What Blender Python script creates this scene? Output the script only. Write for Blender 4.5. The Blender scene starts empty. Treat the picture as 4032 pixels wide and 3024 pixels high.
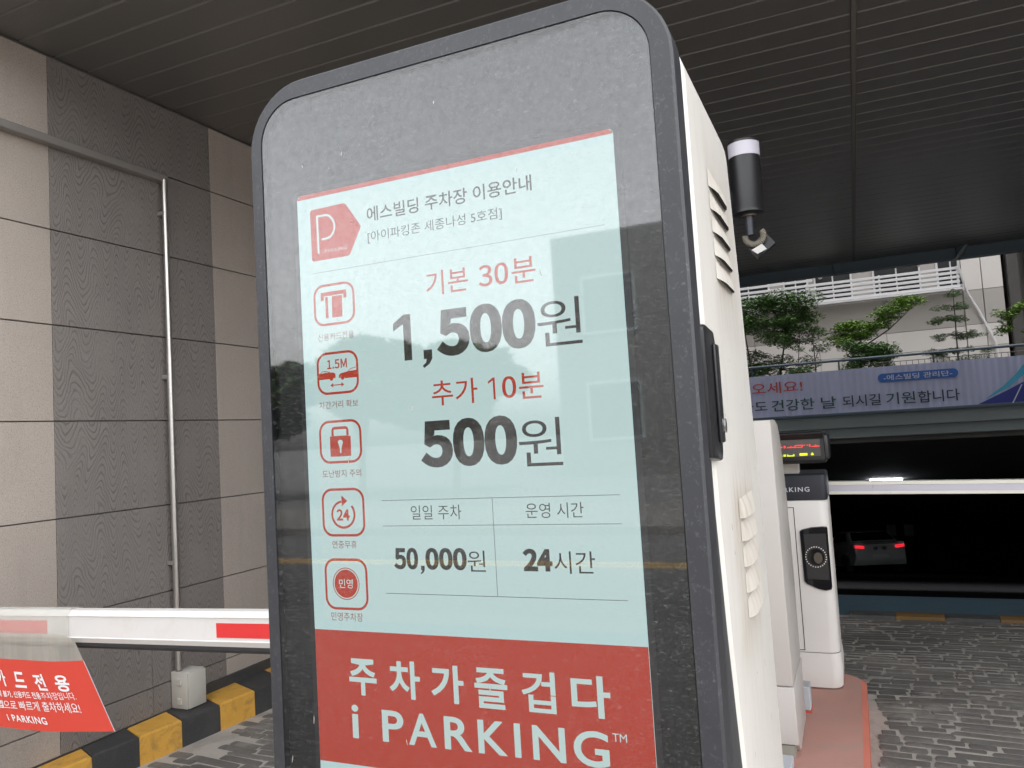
import bpy, bmesh, math, random
from mathutils import Vector, Matrix
R = math.radians
rnd = random.Random(7)
C = bpy.context.scene.collection
SC = bpy.context.scene

# ------------------------------------------------------------------ camera
cam = bpy.data.cameras.new("camera")
cam.sensor_width = 36.0
cam.lens = 27.36
cam.clip_start = 0.02
cam.clip_end = 2000
cam_o = bpy.data.objects.new("camera", cam)
C.objects.link(cam_o)
cx = Vector((0.91367, 0.40212, -0.05918))          # right
cu = Vector((0.08068, -0.03673, 0.99606))          # up
cb = Vector((0.39837, -0.91485, -0.06600))         # back
cam_o.matrix_world = Matrix(((cx.x, cu.x, cb.x, 0), (cx.y, cu.y, cb.y, 0), (cx.z, cu.z, cb.z, 1.55), (0, 0, 0, 1)))
SC.camera = cam_o

# ------------------------------------------------------------------ sky, sun, exposure
SUN_EL, SUN_AZ = 55.0, 30.0        # thin overcast, the sun stands over the added block (azimuth clockwise from +Y)
W = bpy.data.worlds.new("World")
SC.world = W
W.use_nodes = True
wn = W.node_tree.nodes
wl = W.node_tree.links
wn.clear()
sky = wn.new("ShaderNodeTexSky")
sky.sky_type = 'NISHITA'
sky.sun_disc = False
sky.sun_elevation = R(SUN_EL)
sky.sun_rotation = R(SUN_AZ)
sky.air_density = 1.2
sky.dust_density = 4.0
sky.ozone_density = 1.0
hs = wn.new("ShaderNodeHueSaturation")
hs.inputs["Saturation"].default_value = 0.12
wb = wn.new("ShaderNodeBackground")
wb.inputs[1].default_value = 0.13
wo = wn.new("ShaderNodeOutputWorld")
wl.new(sky.outputs[0], hs.inputs["Color"])
wl.new(hs.outputs[0], wb.inputs[0])
wl.new(wb.outputs[0], wo.inputs[0])
sun = bpy.data.lights.new("sun", 'SUN')
sun.energy = 1.2
sun.angle = R(14)
sun.color = (1.0, 0.96, 0.9)
sun_o = bpy.data.objects.new("sun", sun)
C.objects.link(sun_o)
az, el = R(SUN_AZ), R(SUN_EL)
sd = Vector((math.sin(az) * math.cos(el), math.cos(az) * math.cos(el), math.sin(el)))
sun_o.rotation_euler = (-sd).to_track_quat('-Z', 'Y').to_euler()
sun_o.location = (0, -5, 20)
SC.view_settings.view_transform = 'Standard'
SC.view_settings.look = 'None'
SC.view_settings.gamma = 1
SC.view_settings.use_curve_mapping = False
SC.view_settings.exposure = 3.2
try:
    SC.cycles.use_denoising = True
    SC.cycles.max_bounces = 10
    SC.cycles.transparent_max_bounces = 12
    SC.cycles.sample_clamp_indirect = 6
except Exception:
    pass


# ------------------------------------------------------------------ helpers
def tag(o, label=None, cat=None, group=None, kind=None):
    if label: o['label'] = label
    if cat: o['category'] = cat
    if group: o['group'] = group
    if kind: o['kind'] = kind
    return o


def root(name, loc, label=None, cat=None, group=None, kind=None):
    o = bpy.data.objects.new(name, None)
    o.empty_display_size = 0.1
    o.location = loc
    C.objects.link(o)
    return tag(o, label, cat, group, kind)


def wloc(o):
    v = Vector((0, 0, 0))
    while o is not None:
        v = v + Vector(o.location)
        o = o.parent
    return v


def obj(name, bm, mat, parent=None, smooth=False, label=None, base=None, local=False):
    """one mesh object out of a bmesh given in world coordinates (local=True: already in the parent's frame)"""
    org = Vector((0, 0, 0))
    if parent is not None and not local:
        org = wloc(parent)
    if base is not None:
        org = Vector(base)
    if org.length > 0:
        bmesh.ops.translate(bm, vec=-org, verts=bm.verts)
    me = bpy.data.meshes.new(name)
    bm.to_mesh(me)
    bm.free()
    for m in (mat if isinstance(mat, (list, tuple)) else [mat]):
        me.materials.append(m)
    if smooth:
        for p in me.polygons: p.use_smooth = True
        try:
            me.set_sharp_from_angle(angle=R(38))
        except Exception:
            pass
    o = bpy.data.objects.new(name, me)
    C.objects.link(o)
    if base is not None and parent is None:
        o.location = base
    if parent is not None:
        o.parent = parent
        if base is not None:
            o.location = Vector(base) - wloc(parent)
    if label: o['label'] = label
    return o


def B(): return bmesh.new()


def box(bm, x0, x1, y0, y1, z0, z1, bev=0.0, seg=2, mi=0):
    v = [bm.verts.new(p) for p in ((x0, y0, z0), (x1, y0, z0), (x1, y1, z0), (x0, y1, z0), (x0, y0, z1), (x1, y0, z1), (x1, y1, z1), (x0, y1, z1))]
    fs = [bm.faces.new([v[i] for i in q]) for q in ((3, 2, 1, 0), (4, 5, 6, 7), (0, 1, 5, 4), (1, 2, 6, 5), (2, 3, 7, 6), (3, 0, 4, 7))]
    for f in fs: f.material_index = mi
    if bev > 0:
        es = list({e for f in fs for e in f.edges})
        bmesh.ops.bevel(bm, geom=es, offset=bev, segments=seg, profile=0.5, affect='EDGES')
    return bm


def obox(bm, p0, p1, w, h, up=(0, 0, 1)):
    """a bar from p0 to p1, w wide and h high"""
    p0, p1 = Vector(p0), Vector(p1)
    d = (p1 - p0).normalized()
    s = d.cross(Vector(up)).normalized()
    u = s.cross(d)
    v = []
    for p in (p0, p1):
        for a, b in ((-1, -1), (1, -1), (1, 1), (-1, 1)):
            v.append(bm.verts.new(p + s * (a * w / 2) + u * (b * h / 2)))
    for q in ((3, 2, 1, 0), (4, 5, 6, 7), (0, 1, 5, 4), (1, 2, 6, 5), (2, 3, 7, 6), (3, 0, 4, 7)):
        bm.faces.new([v[i] for i in q])
    return bm


def tube(bm, pts, rad, n=10, cap=True):
    pts = [Vector(p) for p in pts]
    rs = rad if isinstance(rad, (list, tuple)) else [rad] * len(pts)
    rings = []
    ref = Vector((0.31, 0.17, 0.93))
    for i, p in enumerate(pts):
        d = (pts[min(i + 1, len(pts) - 1)] - pts[max(i - 1, 0)]).normalized()
        s = d.cross(ref)
        if s.length < 0.05: s = d.cross(Vector((1, 0, 0)))
        s.normalize()
        t = d.cross(s)
        rings.append([bm.verts.new(p + (s * math.cos(2 * math.pi * k / n) + t * math.sin(2 * math.pi * k / n)) * rs[i]) for k in range(n)])
    for a, b in zip(rings, rings[1:]):
        for k in range(n):
            bm.faces.new((a[k], a[(k + 1) % n], b[(k + 1) % n], b[k]))
    if cap:
        bm.faces.new(rings[0][::-1])
        bm.faces.new(rings[-1])
    bmesh.ops.recalc_face_normals(bm, faces=bm.faces)
    return bm


def lathe_z(bm, cx_, cy_, prof, n=32):
    """surface of revolution about a vertical axis; prof = [(r, z)...] bottom to top"""
    rings = []
    for r, z in prof:
        rings.append([bm.verts.new((cx_ + r * math.cos(2 * math.pi * k / n), cy_ + r * math.sin(2 * math.pi * k / n), z)) for k in range(n)])
    for a, b in zip(rings, rings[1:]):
        for k in range(n):
            bm.faces.new((a[k], a[(k + 1) % n], b[(k + 1) % n], b[k]))
    bm.faces.new(rings[0][::-1])
    bm.faces.new(rings[-1])
    return bm


def prism_x(bm, prof, x0, x1, bev=0.0):
    """polygon prof [(y, z)...] extruded along x"""
    a = [bm.verts.new((x0, y, z)) for y, z in prof]
    b = [bm.verts.new((x1, y, z)) for y, z in prof]
    fs = [bm.faces.new(a), bm.faces.new(b[::-1])]
    n = len(prof)
    for i in range(n):
        fs.append(bm.faces.new((a[i], b[i], b[(i + 1) % n], a[(i + 1) % n])))
    bmesh.ops.recalc_face_normals(bm, faces=bm.faces)
    if bev > 0:
        bmesh.ops.bevel(bm, geom=list({e for f in fs for e in f.edges}), offset=bev, segments=2, profile=0.5, affect='EDGES')
    return bm


def prism_z(bm, prof, z0, z1, bev=0.0):
    a = [bm.verts.new((x, y, z0)) for x, y in prof]
    b = [bm.verts.new((x, y, z1)) for x, y in prof]
    bm.faces.new(a[::-1])
    top = bm.faces.new(b)
    n = len(prof)
    for i in range(n):
        bm.faces.new((a[i], a[(i + 1) % n], b[(i + 1) % n], b[i]))
    bmesh.ops.recalc_face_normals(bm, faces=bm.faces)
    if bev > 0:
        bmesh.ops.bevel(bm, geom=list(top.edges), offset=bev, segments=3, profile=0.5, affect='EDGES')
    return bm


def poly_xz(bm, pts, y, mi=0):
    """flat polygon in the plane y, facing -y"""
    f = bm.faces.new([bm.verts.new((x, y, z)) for x, z in pts])
    f.normal_update()
    if f.normal.y > 0: f.normal_flip()
    f.material_index = mi
    return f


def rrect(x0, x1, z0, z1, r, n=6, corners=(1, 1, 1, 1)):
    """rounded rectangle, counter-clockwise seen from -y; corners = (bl, br, tr, tl)"""
    out = []
    for (cxx, czz, a0, px, pz), on in zip(((x0 + r, z0 + r, 180, x0, z0), (x1 - r, z0 + r, 270, x1, z0), (x1 - r, z1 - r, 0, x1, z1), (x0 + r, z1 - r, 90, x0, z1)), corners):
        if on:
            for k in range(n + 1):
                a = R(a0 + 90 * k / n)
                out.append((cxx + r * math.cos(a), czz + r * math.sin(a)))
        else:
            out.append((px, pz))
    return out


def ring_xz(bm, outer, inner, y):
    """flat ring between two loops of equal length, facing -y"""
    o = [bm.verts.new((x, y, z)) for x, z in outer]
    i = [bm.verts.new((x, y, z)) for x, z in inner]
    n = len(o)
    for k in range(n):
        f = bm.faces.new((o[k], o[(k + 1) % n], i[(k + 1) % n], i[k]))
        f.normal_update()
        if f.normal.y > 0: f.normal_flip()


def stroke_xz(bm, pts, w, y):
    """polyline of width w as flat quads in the plane y"""
    P = [Vector((a, b)) for a, b in pts]
    L = []
    for i, p in enumerate(P):
        d = (P[min(i + 1, len(P) - 1)] - P[max(i - 1, 0)]).normalized()
        nn = Vector((-d.y, d.x))
        L.append((p + nn * w / 2, p - nn * w / 2))
    for a, b in zip(L, L[1:]):
        poly_xz(bm, [(a[0].x, a[0].y), (a[1].x, a[1].y), (b[1].x, b[1].y), (b[0].x, b[0].y)], y)


KFONT = None
try:                                    # the grotesque that ships inside Blender, for figures
    import os
    KFONT = bpy.data.fonts.load(os.path.join(bpy.utils.system_resource('DATAFILES'), "fonts", "Noto Sans CJK Regular.woff2"))
except Exception:
    KFONT = None
FIGURES = set("0123456789,.M")


def text_mesh(s, bold=0.0, space=1.0):
    c = bpy.data.curves.new("lettering", 'FONT')
    if KFONT is not None and set(s) <= FIGURES: c.font = KFONT
    c.body = s
    c.offset = bold
    c.space_character = space
    c.resolution_u = 5
    o = bpy.data.objects.new("lettering", c)
    C.objects.link(o)
    dg = bpy.context.evaluated_depsgraph_get()
    me = bpy.data.meshes.new_from_object(o.evaluated_get(dg))
    bpy.data.objects.remove(o)
    bpy.data.curves.remove(c)
    bm = bmesh.new()
    bm.from_mesh(me)
    bpy.data.meshes.remove(me)
    us = [v.co.x for v in bm.verts]
    vs = [v.co.y for v in bm.verts]
    u0, u1, v0, v1 = min(us), max(us), min(vs), max(vs)
    for v in bm.verts:
        v.co = Vector(((v.co.x - u0) / (u1 - u0), (v.co.y - v0) / (v1 - v0), 0))
    return bm


def text(s, x0, z0, x1, z1, y, mat, parent, bold=0.0, space=1.0, name="lettering"):
    """flat lettering fitted into a rectangle of the plane y, reading from -y"""
    bm = text_mesh(s, bold, space)
    for v in bm.verts:
        v.co = Vector((x0 + v.co.x * (x1 - x0), y, z0 + v.co.y * (z1 - z0)))
    return obj(name, bm, mat, parent)


def text_quad(s, bl, br, tl, tr, y, mat, parent, bold=0.0, space=1.0, name="lettering"):
    """flat lettering fitted into any quadrilateral of a sheet; y may be a function of x, z"""
    bm = text_mesh(s, bold, space)
    for v in bm.verts:
        u, w = v.co.x, v.co.y
        x = (bl[0] * (1 - u) + br[0] * u) * (1 - w) + (tl[0] * (1 - u) + tr[0] * u) * w
        z = (bl[1] * (1 - u) + br[1] * u) * (1 - w) + (tl[1] * (1 - u) + tr[1] * u) * w
        v.co = Vector((x, y(x, z) if callable(y) else y, z))
    return obj(name, bm, mat, parent)


# ------------------------------------------------------------------ materials
def mat_new(name):
    m = bpy.data.materials.new(name)
    m.use_nodes = True
    nt = m.node_tree
    p = nt.nodes["Principled BSDF"]
    return m, nt, p


def tex_coord(nt, scale=(1, 1, 1), world=False):
    mp = nt.nodes.new("ShaderNodeMapping")
    mp.inputs["Scale"].default_value = scale
    if world:
        g = nt.nodes.new("ShaderNodeNewGeometry")
        nt.links.new(g.outputs["Position"], mp.inputs[0])
    else:
        t = nt.nodes.new("ShaderNodeTexCoord")
        nt.links.new(t.outputs["Object"], mp.inputs[0])
    return mp


def noise(nt, vec, scale, detail=4, rough=0.55, dist=0.0):
    n = nt.nodes.new("ShaderNodeTexNoise")
    n.inputs["Scale"].default_value = scale
    n.inputs["Detail"].default_value = detail
    n.inputs["Roughness"].default_value = rough
    n.inputs["Distortion"].default_value = dist
    nt.links.new(vec.outputs[0], n.inputs["Vector"])
    return n.outputs["Fac"]


def ramp(nt, fac, stops):
    r = nt.nodes.new("ShaderNodeValToRGB")
    els = r.color_ramp.elements
    while len(els) < len(stops): els.new(0.5)
    for e, (p, c) in zip(els, stops):
        e.position = p
        e.color = (c, c, c, 1) if isinstance(c, (int, float)) else (*c, 1)
    nt.links.new(fac, r.inputs[0])
    return r.outputs[0]


def mixc(nt, fac, a, b, mode='MIX'):
    m = nt.nodes.new("ShaderNodeMix")
    m.data_type = 'RGBA'
    m.blend_type = mode
    for sock, v in ((m.inputs[0], fac), (m.inputs[6], a), (m.inputs[7], b)):
        if isinstance(v, bpy.types.NodeSocket): nt.links.new(v, sock)
        elif isinstance(v, (int, float)): sock.default_value = v if sock.type == 'VALUE' else (v, v, v, 1)
        else: sock.default_value = (*v, 1)
    return m.outputs[2]


def math_n(nt, op, a, b=None, c=None):
    m = nt.nodes.new("ShaderNodeMath")
    m.operation = op
    for s, v in zip(m.inputs, (a, b, c)):
        if v is None: continue
        if isinstance(v, bpy.types.NodeSocket): nt.links.new(v, s)
        else: s.default_value = v
    return m.outputs[0]


def bump(nt, p, h, strength=0.3, dist=0.005):
    b = nt.nodes.new("ShaderNodeBump")
    b.inputs["Strength"].default_value = strength
    b.inputs["Distance"].default_value = dist
    nt.links.new(h, b.inputs["Height"])
    nt.links.new(b.outputs[0], p.inputs["Normal"])


def surf(name, col, rough=0.5, metal=0.0, var=0.12, vscale=3.0, grain=0.0, gscale=200.0, bmp=0.0, bscale=60.0, spec=0.5, world=True, dirt=None, dscale=1.5):
    """painted / plain surface: soft tone variation, optional fine grain, relief and a dirt colour"""
    m, nt, p = mat_new(name)
    v = tex_coord(nt, world=world)
    n = noise(nt, v, vscale, 6, 0.6)
    lo = tuple(c * (1 - var) for c in col)
    hi = tuple(min(1, c * (1 + var)) for c in col)
    c = mixc(nt, n, lo, hi)
    if grain > 0:
        g = noise(nt, v, gscale, 2, 0.7)
        c = mixc(nt, ramp(nt, g, ((0.35, 0.0), (0.65, 1.0))), c, mixc(nt, grain, c, (1, 1, 1)), 'MIX')
        c = mixc(nt, ramp(nt, noise(nt, v, gscale * 0.7, 2, 0.7), ((0.55, 0.0), (0.7, grain * 2))), c, tuple(x * 0.35 for x in col))
    if dirt is not None:
        d = noise(nt, v, dscale, 8, 0.7, 0.6)
        c = mixc(nt, ramp(nt, d, ((0.5, 0.0), (0.75, 0.75))), c, dirt)
    nt.links.new(c, p.inputs["Base Color"])
    p.inputs["Roughness"].default_value = rough
    p.inputs["Metallic"].default_value = metal
    p.inputs["Specular IOR Level"].default_value = spec
    if bmp > 0:
        bump(nt, p, noise(nt, v, bscale, 4, 0.65), bmp, 0.004)
    return m


def emit(name, col, strength=1.0, scan=0.0):
    m = bpy.data.materials.new(name)
    m.use_nodes = True
    nt = m.node_tree
    nt.nodes.clear()
    e = nt.nodes.new("ShaderNodeEmission")
    e.inputs[0].default_value = (*col, 1)
    e.inputs[1].default_value = strength
    o = nt.nodes.new("ShaderNodeOutputMaterial")
    nt.links.new(e.outputs[0], o.inputs[0])
    return m


M = {}


def granite(name, col, dark_speck, light_speck, wavy=False):
    m, nt, p = mat_new(name)
    v = tex_coord(nt, world=True)
    oi = nt.nodes.new("ShaderNodeObjectInfo")
    base = mixc(nt, noise(nt, v, 2.2, 5, 0.6), tuple(c * 0.9 for c in col), tuple(c * 1.1 for c in col))
    st = nt.nodes.new("ShaderNodeMapping")
    st.inputs["Scale"].default_value = (1, 3.0, 0.35)
    nt.links.new(v.outputs[0], st.inputs[0])
    base = mixc(nt, ramp(nt, noise(nt, st, 2.0, 6, 0.7), ((0.5, 0.0), (0.75, 0.22))), base, tuple(c * 0.55 for c in col))
    base = mixc(nt, ramp(nt, oi.outputs["Random"], ((0.0, 0.0), (1.0, 0.16))), base, tuple(c * 0.6 for c in col))
    base = mixc(nt, ramp(nt, noise(nt, v, 170, 3, 0.75), ((0.53, 0.0), (0.68, 0.75))), base, dark_speck)
    base = mixc(nt, ramp(nt, noise(nt, v, 210, 2, 0.7), ((0.55, 0.0), (0.7, 0.55))), base, light_speck)
    h = noise(nt, v, 120, 4, 0.7)
    if wavy:
        sp = nt.nodes.new("ShaderNodeSeparateXYZ")
        nt.links.new(v.outputs[0], sp.inputs[0])
        lo = noise(nt, v, 2.4, 3, 0.5)
        mid = noise(nt, v, 9.0, 3, 0.6)
        # carved contour lines: height folded by a zigzag along the wall
        ph = math_n(nt, 'ADD', math_n(nt, 'MULTIPLY', sp.outputs[1], 44.0), math_n(nt, 'MULTIPLY', lo, 9.0))
        zig = math_n(nt, 'SINE', ph)
        amp = math_n(nt, 'MULTIPLY', lo, 0.16)
        u = math_n(nt, 'ADD', sp.outputs[2], math_n(nt, 'MULTIPLY', zig, amp))
        u = math_n(nt, 'ADD', u, math_n(nt, 'MULTIPLY', mid, 0.045))
        li = math_n(nt, 'SINE', math_n(nt, 'MULTIPLY', u, 2 * math.pi / 0.043))
        keep = ramp(nt, noise(nt, v, 5.0, 4, 0.6), ((0.36, 0.25), (0.54, 1.0)))
        line = math_n(nt, 'MULTIPLY', ramp(nt, li, ((0.35, 0.0), (0.9, 1.0))), keep)
        base = mixc(nt, math_n(nt, 'MULTIPLY', line, 0.43), base, tuple(c * 0.35 for c in col))
        h = math_n(nt, 'SUBTRACT', math_n(nt, 'MULTIPLY', h, 0.5), math_n(nt, 'MULTIPLY', line, 0.8))
        bump(nt, p, h, 0.4, 0.006)
    else:
        bump(nt, p, h, 0.35, 0.004)
    nt.links.new(base, p.inputs["Base Color"])
    p.inputs["Roughness"].default_value = 0.75
    p.inputs["Specular IOR Level"].default_value = 0.25
    return m


M['granite_light'] = granite("light granite", (0.425, 0.37, 0.325), (0.18, 0.155, 0.135), (0.54, 0.50, 0.46))
M['granite_dark'] = granite("dark granite", (0.232, 0.209, 0.194), (0.125, 0.114, 0.106), (0.32, 0.30, 0.28), True)
M['grout'] = surf("joint grout", (0.17, 0.157, 0.143), 0.9)
M['slat'] = surf("charcoal ceiling slat", (0.165, 0.157, 0.147), 0.36, 0.45, 0.10, 1.2, 0.04, 300)
M['slat_lip'] = surf("slat lip", (0.14, 0.135, 0.125), 0.45, 0.0, 0.1)
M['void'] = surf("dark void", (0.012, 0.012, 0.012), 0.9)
M['strip'] = surf("ceiling joint strip", (0.13, 0.12, 0.105), 0.5, 0.0, 0.15, 4)
M['steel_blue'] = surf("blue grey painted steel", (0.055, 0.085, 0.11), 0.5, 0.0, 0.12, 2)
M['steel_grey'] = surf("grey painted steel", (0.21, 0.245, 0.25), 0.55, 0.0, 0.12, 2)
M['stainless'] = surf("stainless conduit", (0.55, 0.53, 0.50), 0.33, 0.9, 0.08, 20)
M['trunking'] = surf("grey cable trunking", (0.27, 0.25, 0.23), 0.5, 0.3, 0.1, 6)
M['box_plastic'] = surf("ivory plastic", (0.52, 0.50, 0.45), 0.5, 0.0, 0.08, 8)
M['yellow'] = surf("yellow kerb paint", (0.70, 0.37, 0.05), 0.7, 0.0, 0.18, 9, 0.03, 250, 0.3, 90, dirt=(0.20, 0.14, 0.075), dscale=11)
M['bump_yellow'] = surf("worn yellow bump paint", (0.16, 0.088, 0.024), 0.75, 0.0, 0.2, 9, dirt=(0.1, 0.08, 0.05), dscale=7)
M['black_paint'] = surf("black kerb paint", (0.035, 0.035, 0.036), 0.6, 0.0, 0.3, 9, 0.03, 250, 0.3, 90, dirt=(0.085, 0.08, 0.072), dscale=5)
M['asphalt'] = surf("asphalt", (0.042, 0.042, 0.042), 0.9, 0.0, 0.2, 1.2, 0.08, 120, 0.4, 80)
M['mortar'] = surf("sandy mortar", (0.44, 0.40, 0.355), 0.95, 0.0, 0.25, 5, 0.05, 200, 0.5, 60, dirt=(0.12, 0.11, 0.1), dscale=3)
M['floor_dark'] = surf("shade darkened concrete", (0.012, 0.012, 0.012), 0.95, 0.0, 0.3, 1.5, spec=0.02)  # darkened to stand for an unlit ramp; no object uses it
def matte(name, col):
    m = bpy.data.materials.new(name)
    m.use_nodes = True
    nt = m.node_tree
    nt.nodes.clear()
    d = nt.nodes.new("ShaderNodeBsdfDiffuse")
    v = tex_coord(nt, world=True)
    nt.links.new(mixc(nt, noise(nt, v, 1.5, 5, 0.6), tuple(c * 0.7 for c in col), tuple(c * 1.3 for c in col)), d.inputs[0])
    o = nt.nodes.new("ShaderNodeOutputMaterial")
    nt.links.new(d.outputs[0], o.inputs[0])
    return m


M['ramp'] = matte("shade darkened ramp concrete", (0.009, 0.009, 0.010))  # near-black colour stands in for the missing light on the ramp
M['garage_wall'] = surf("bare garage concrete", (0.16, 0.155, 0.15), 0.85, 0.0, 0.2, 1.2)
M['floor_blue'] = surf("blue floor paint", (0.035, 0.10, 0.145), 0.55, 0.0, 0.25, 2.5, dirt=(0.04, 0.045, 0.045), dscale=2.5)
M['white_coat'] = surf("white powder coat", (0.71, 0.69, 0.655), 0.42, 0.0, 0.035, 6, 0.0, 200, 0.04, 150)
M['beige_coat'] = surf("warm white powder coat", (0.50, 0.472, 0.442), 0.45, 0.0, 0.04, 6, 0.0, 200, 0.04, 150)
M['terminal_coat'] = surf("terminal white coat", (0.69, 0.655, 0.62), 0.42, 0.0, 0.035, 6, 0.0, 200, 0.04, 150)
M['grey_plinth'] = surf("grey green plinth", (0.27, 0.26, 0.22), 0.8, 0.0, 0.15, 12)
M['pale_metal'] = surf("pale blue grey sheet", (0.45, 0.47, 0.50), 0.45, 0.0, 0.06, 8)
M['red_line'] = surf("red line", (0.5, 0.08, 0.05), 0.5)
M['dark_plastic'] = surf("dark navy plastic", (0.028, 0.031, 0.040), 0.38, 0.0, 0.12, 5)
M['black_plastic'] = surf("black plastic", (0.014, 0.014, 0.016), 0.35, 0.0, 0.1, 5)
M['rubber'] = surf("dark rubber", (0.03, 0.03, 0.033), 0.65, 0.0, 0.2, 30)
M['black_gloss'] = surf("black glass", (0.008, 0.009, 0.011), 0.06)
M['lens'] = surf("lens", (0.11, 0.095, 0.075), 0.08)
M['white_dot'] = surf("white dot", (0.7, 0.66, 0.6), 0.4)
M['letter_white'] = surf("white lettering", (0.78, 0.78, 0.78), 0.5, 0.0, 0.02)
M['letter_silver'] = surf("silver lettering", (0.55, 0.57, 0.60), 0.4, 0.0, 0.02)
M['alu_white'] = surf("white boom", (0.68, 0.66, 0.64), 0.38, 0.0, 0.03, 12, dirt=(0.62, 0.58, 0.53), dscale=9)
M['alu_cream'] = surf("cream boom", (0.72, 0.70, 0.62), 0.42, 0.0, 0.03, 8)
M['led_strip'] = surf("lilac diffuser strip", (0.52, 0.50, 0.56), 0.35, 0.0, 0.06, 7)
M['red_tape'] = surf("red reflective tape", (0.68, 0.035, 0.035), 0.4, 0.0, 0.05, 30)
M['red_sheet'] = surf("red printed sheet", (0.62, 0.060, 0.038), 0.45, 0.0, 0.07, 4)
M['island'] = surf("faded red floor paint", (0.46, 0.235, 0.19), 0.75, 0.0, 0.15, 1.6, 0.03, 250, 0.15, 120, dirt=(0.33, 0.27, 0.235), dscale=2.6)
M['island_edge'] = surf("red edge paint", (0.52, 0.15, 0.10), 0.7, 0.0, 0.2, 6, 0.02, 250, 0.15, 120)
M['wall_light'] = surf("light wall panel", (0.74, 0.70, 0.665), 0.8, 0.0, 0.06, 1.2)
M['wall_grey'] = surf("grey wall panel", (0.46, 0.43, 0.405), 0.8, 0.0, 0.06, 1.2)
M['white_rail'] = surf("white painted rail", (0.78, 0.77, 0.78), 0.5, 0.0, 0.04, 3)
M['window_glass'] = surf("dark window glass", (0.03, 0.032, 0.035), 0.08)
M['column'] = surf("dark ribbed concrete", (0.09, 0.085, 0.08), 0.85, 0.0, 0.25, 1.5)
M['soil'] = surf("planting soil", (0.05, 0.045, 0.035), 0.95, 0.0, 0.3, 6)
M['terrace'] = surf("terrace slab", (0.16, 0.155, 0.15), 0.85, 0.0, 0.15, 1.5)
M['bark'] = surf("bark", (0.10, 0.085, 0.07), 0.9, 0.0, 0.3, 20)
M['banner'] = surf("banner cloth", (0.42, 0.45, 0.64), 0.6, 0.0, 0.03, 4)
M['banner_red'] = surf("banner red print", (0.50, 0.075, 0.06), 0.6)
M['banner_ink'] = surf("banner dark print", (0.03, 0.04, 0.055), 0.6)
M['banner_green'] = surf("banner dark green print", (0.02, 0.075, 0.055), 0.6)
M['banner_blue'] = surf("banner blue print", (0.035, 0.13, 0.46), 0.6)
M['banner_teal'] = surf("banner teal print", (0.06, 0.36, 0.55), 0.6)
M['banner_navy'] = surf("banner navy print", (0.03, 0.04, 0.25), 0.6)
M['car_paint'] = surf("pearl grey car paint", (0.62, 0.64, 0.64), 0.22, 0.2, 0.03)
M['car_glass'] = surf("tinted car glass", (0.01, 0.011, 0.012), 0.05)
M['chrome'] = surf("chrome", (0.6, 0.6, 0.6), 0.15, 0.9)
M['tyre'] = surf("tyre rubber", (0.02, 0.02, 0.02), 0.8)
M['paper'] = surf("white paper", (0.6, 0.59, 0.57), 0.7, 0.0, 0.05, 30)
M['flex'] = surf("flexible conduit", (0.24, 0.22, 0.18), 0.55, 0.2, 0.15, 60)
M['kerb_stone'] = surf("kerb stone", (0.2, 0.19, 0.18), 0.85, 0.0, 0.15, 4)
M['road_yellow'] = surf("road yellow paint", (0.5, 0.3, 0.05), 0.7)
M['road_white'] = surf("road white paint", (0.7, 0.7, 0.68), 0.7)
M['added_forecourt'] = surf("pale forecourt paving", (0.10, 0.095, 0.088), 0.85, 0.0, 0.15, 2.0, 0.03, 150, 0.2, 60)
M['facade'] = surf("street facade", (0.09, 0.09, 0.088), 0.8, 0.0, 0.08, 0.6)


def cobble_mat():
    m, nt, p = mat_new("grey cobble stone")
    v = tex_coord(nt, world=True)
    oi = nt.nodes.new("ShaderNodeObjectInfo")
    c = mixc(nt, noise(nt, v, 3.2, 6, 0.65), (0.115, 0.107, 0.098), (0.25, 0.235, 0.212))
    c = mixc(nt, ramp(nt, noise(nt, v, 45, 5, 0.7), ((0.42, 0.0), (0.72, 0.55))), c, (0.32, 0.295, 0.265))
    c = mixc(nt, math_n(nt, 'MULTIPLY', oi.outputs["Random"], 0.35), c, (0.08, 0.076, 0.073))
    c = mixc(nt, ramp(nt, noise(nt, v, 0.8, 4, 0.6), ((0.44, 0.0), (0.62, 0.65))), c, (0.06, 0.058, 0.055))
    c = mixc(nt, ramp(nt, noise(nt, v, 1.7, 6, 0.7), ((0.52, 0.0), (0.7, 0.7))), c, (0.36, 0.335, 0.30))
    nt.links.new(c, p.inputs["Base Color"])
    p.inputs["Roughness"].default_value = 0.7
    bump(nt, p, noise(nt, v, 40, 6, 0.7), 0.5, 0.006)
    return m


M['cobble'] = cobble_mat()


def leaf_mat(name, a, b):
    m, nt, p = mat_new(name)
    v = tex_coord(nt, world=True)
    nt.links.new(mixc(nt, noise(nt, v, 14, 3, 0.6), a, b), p.inputs["Base Color"])
    p.inputs["Roughness"].default_value = 0.6
    p.inputs["Specular IOR Level"].default_value = 0.25
    return m


M['leaf_dark'] = leaf_mat("dark leaves", (0.045, 0.10, 0.03), (0.125, 0.235, 0.06))
M['leaf_bright'] = leaf_mat("bright leaves", (0.10, 0.20, 0.03), (0.20, 0.32, 0.05))
M['needle'] = leaf_mat("pine needles", (0.06, 0.11, 0.05), (0.14, 0.20, 0.09))
M['leaf_street'] = leaf_mat("street tree leaves", (0.03, 0.06, 0.02), (0.06, 0.11, 0.03))


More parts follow.
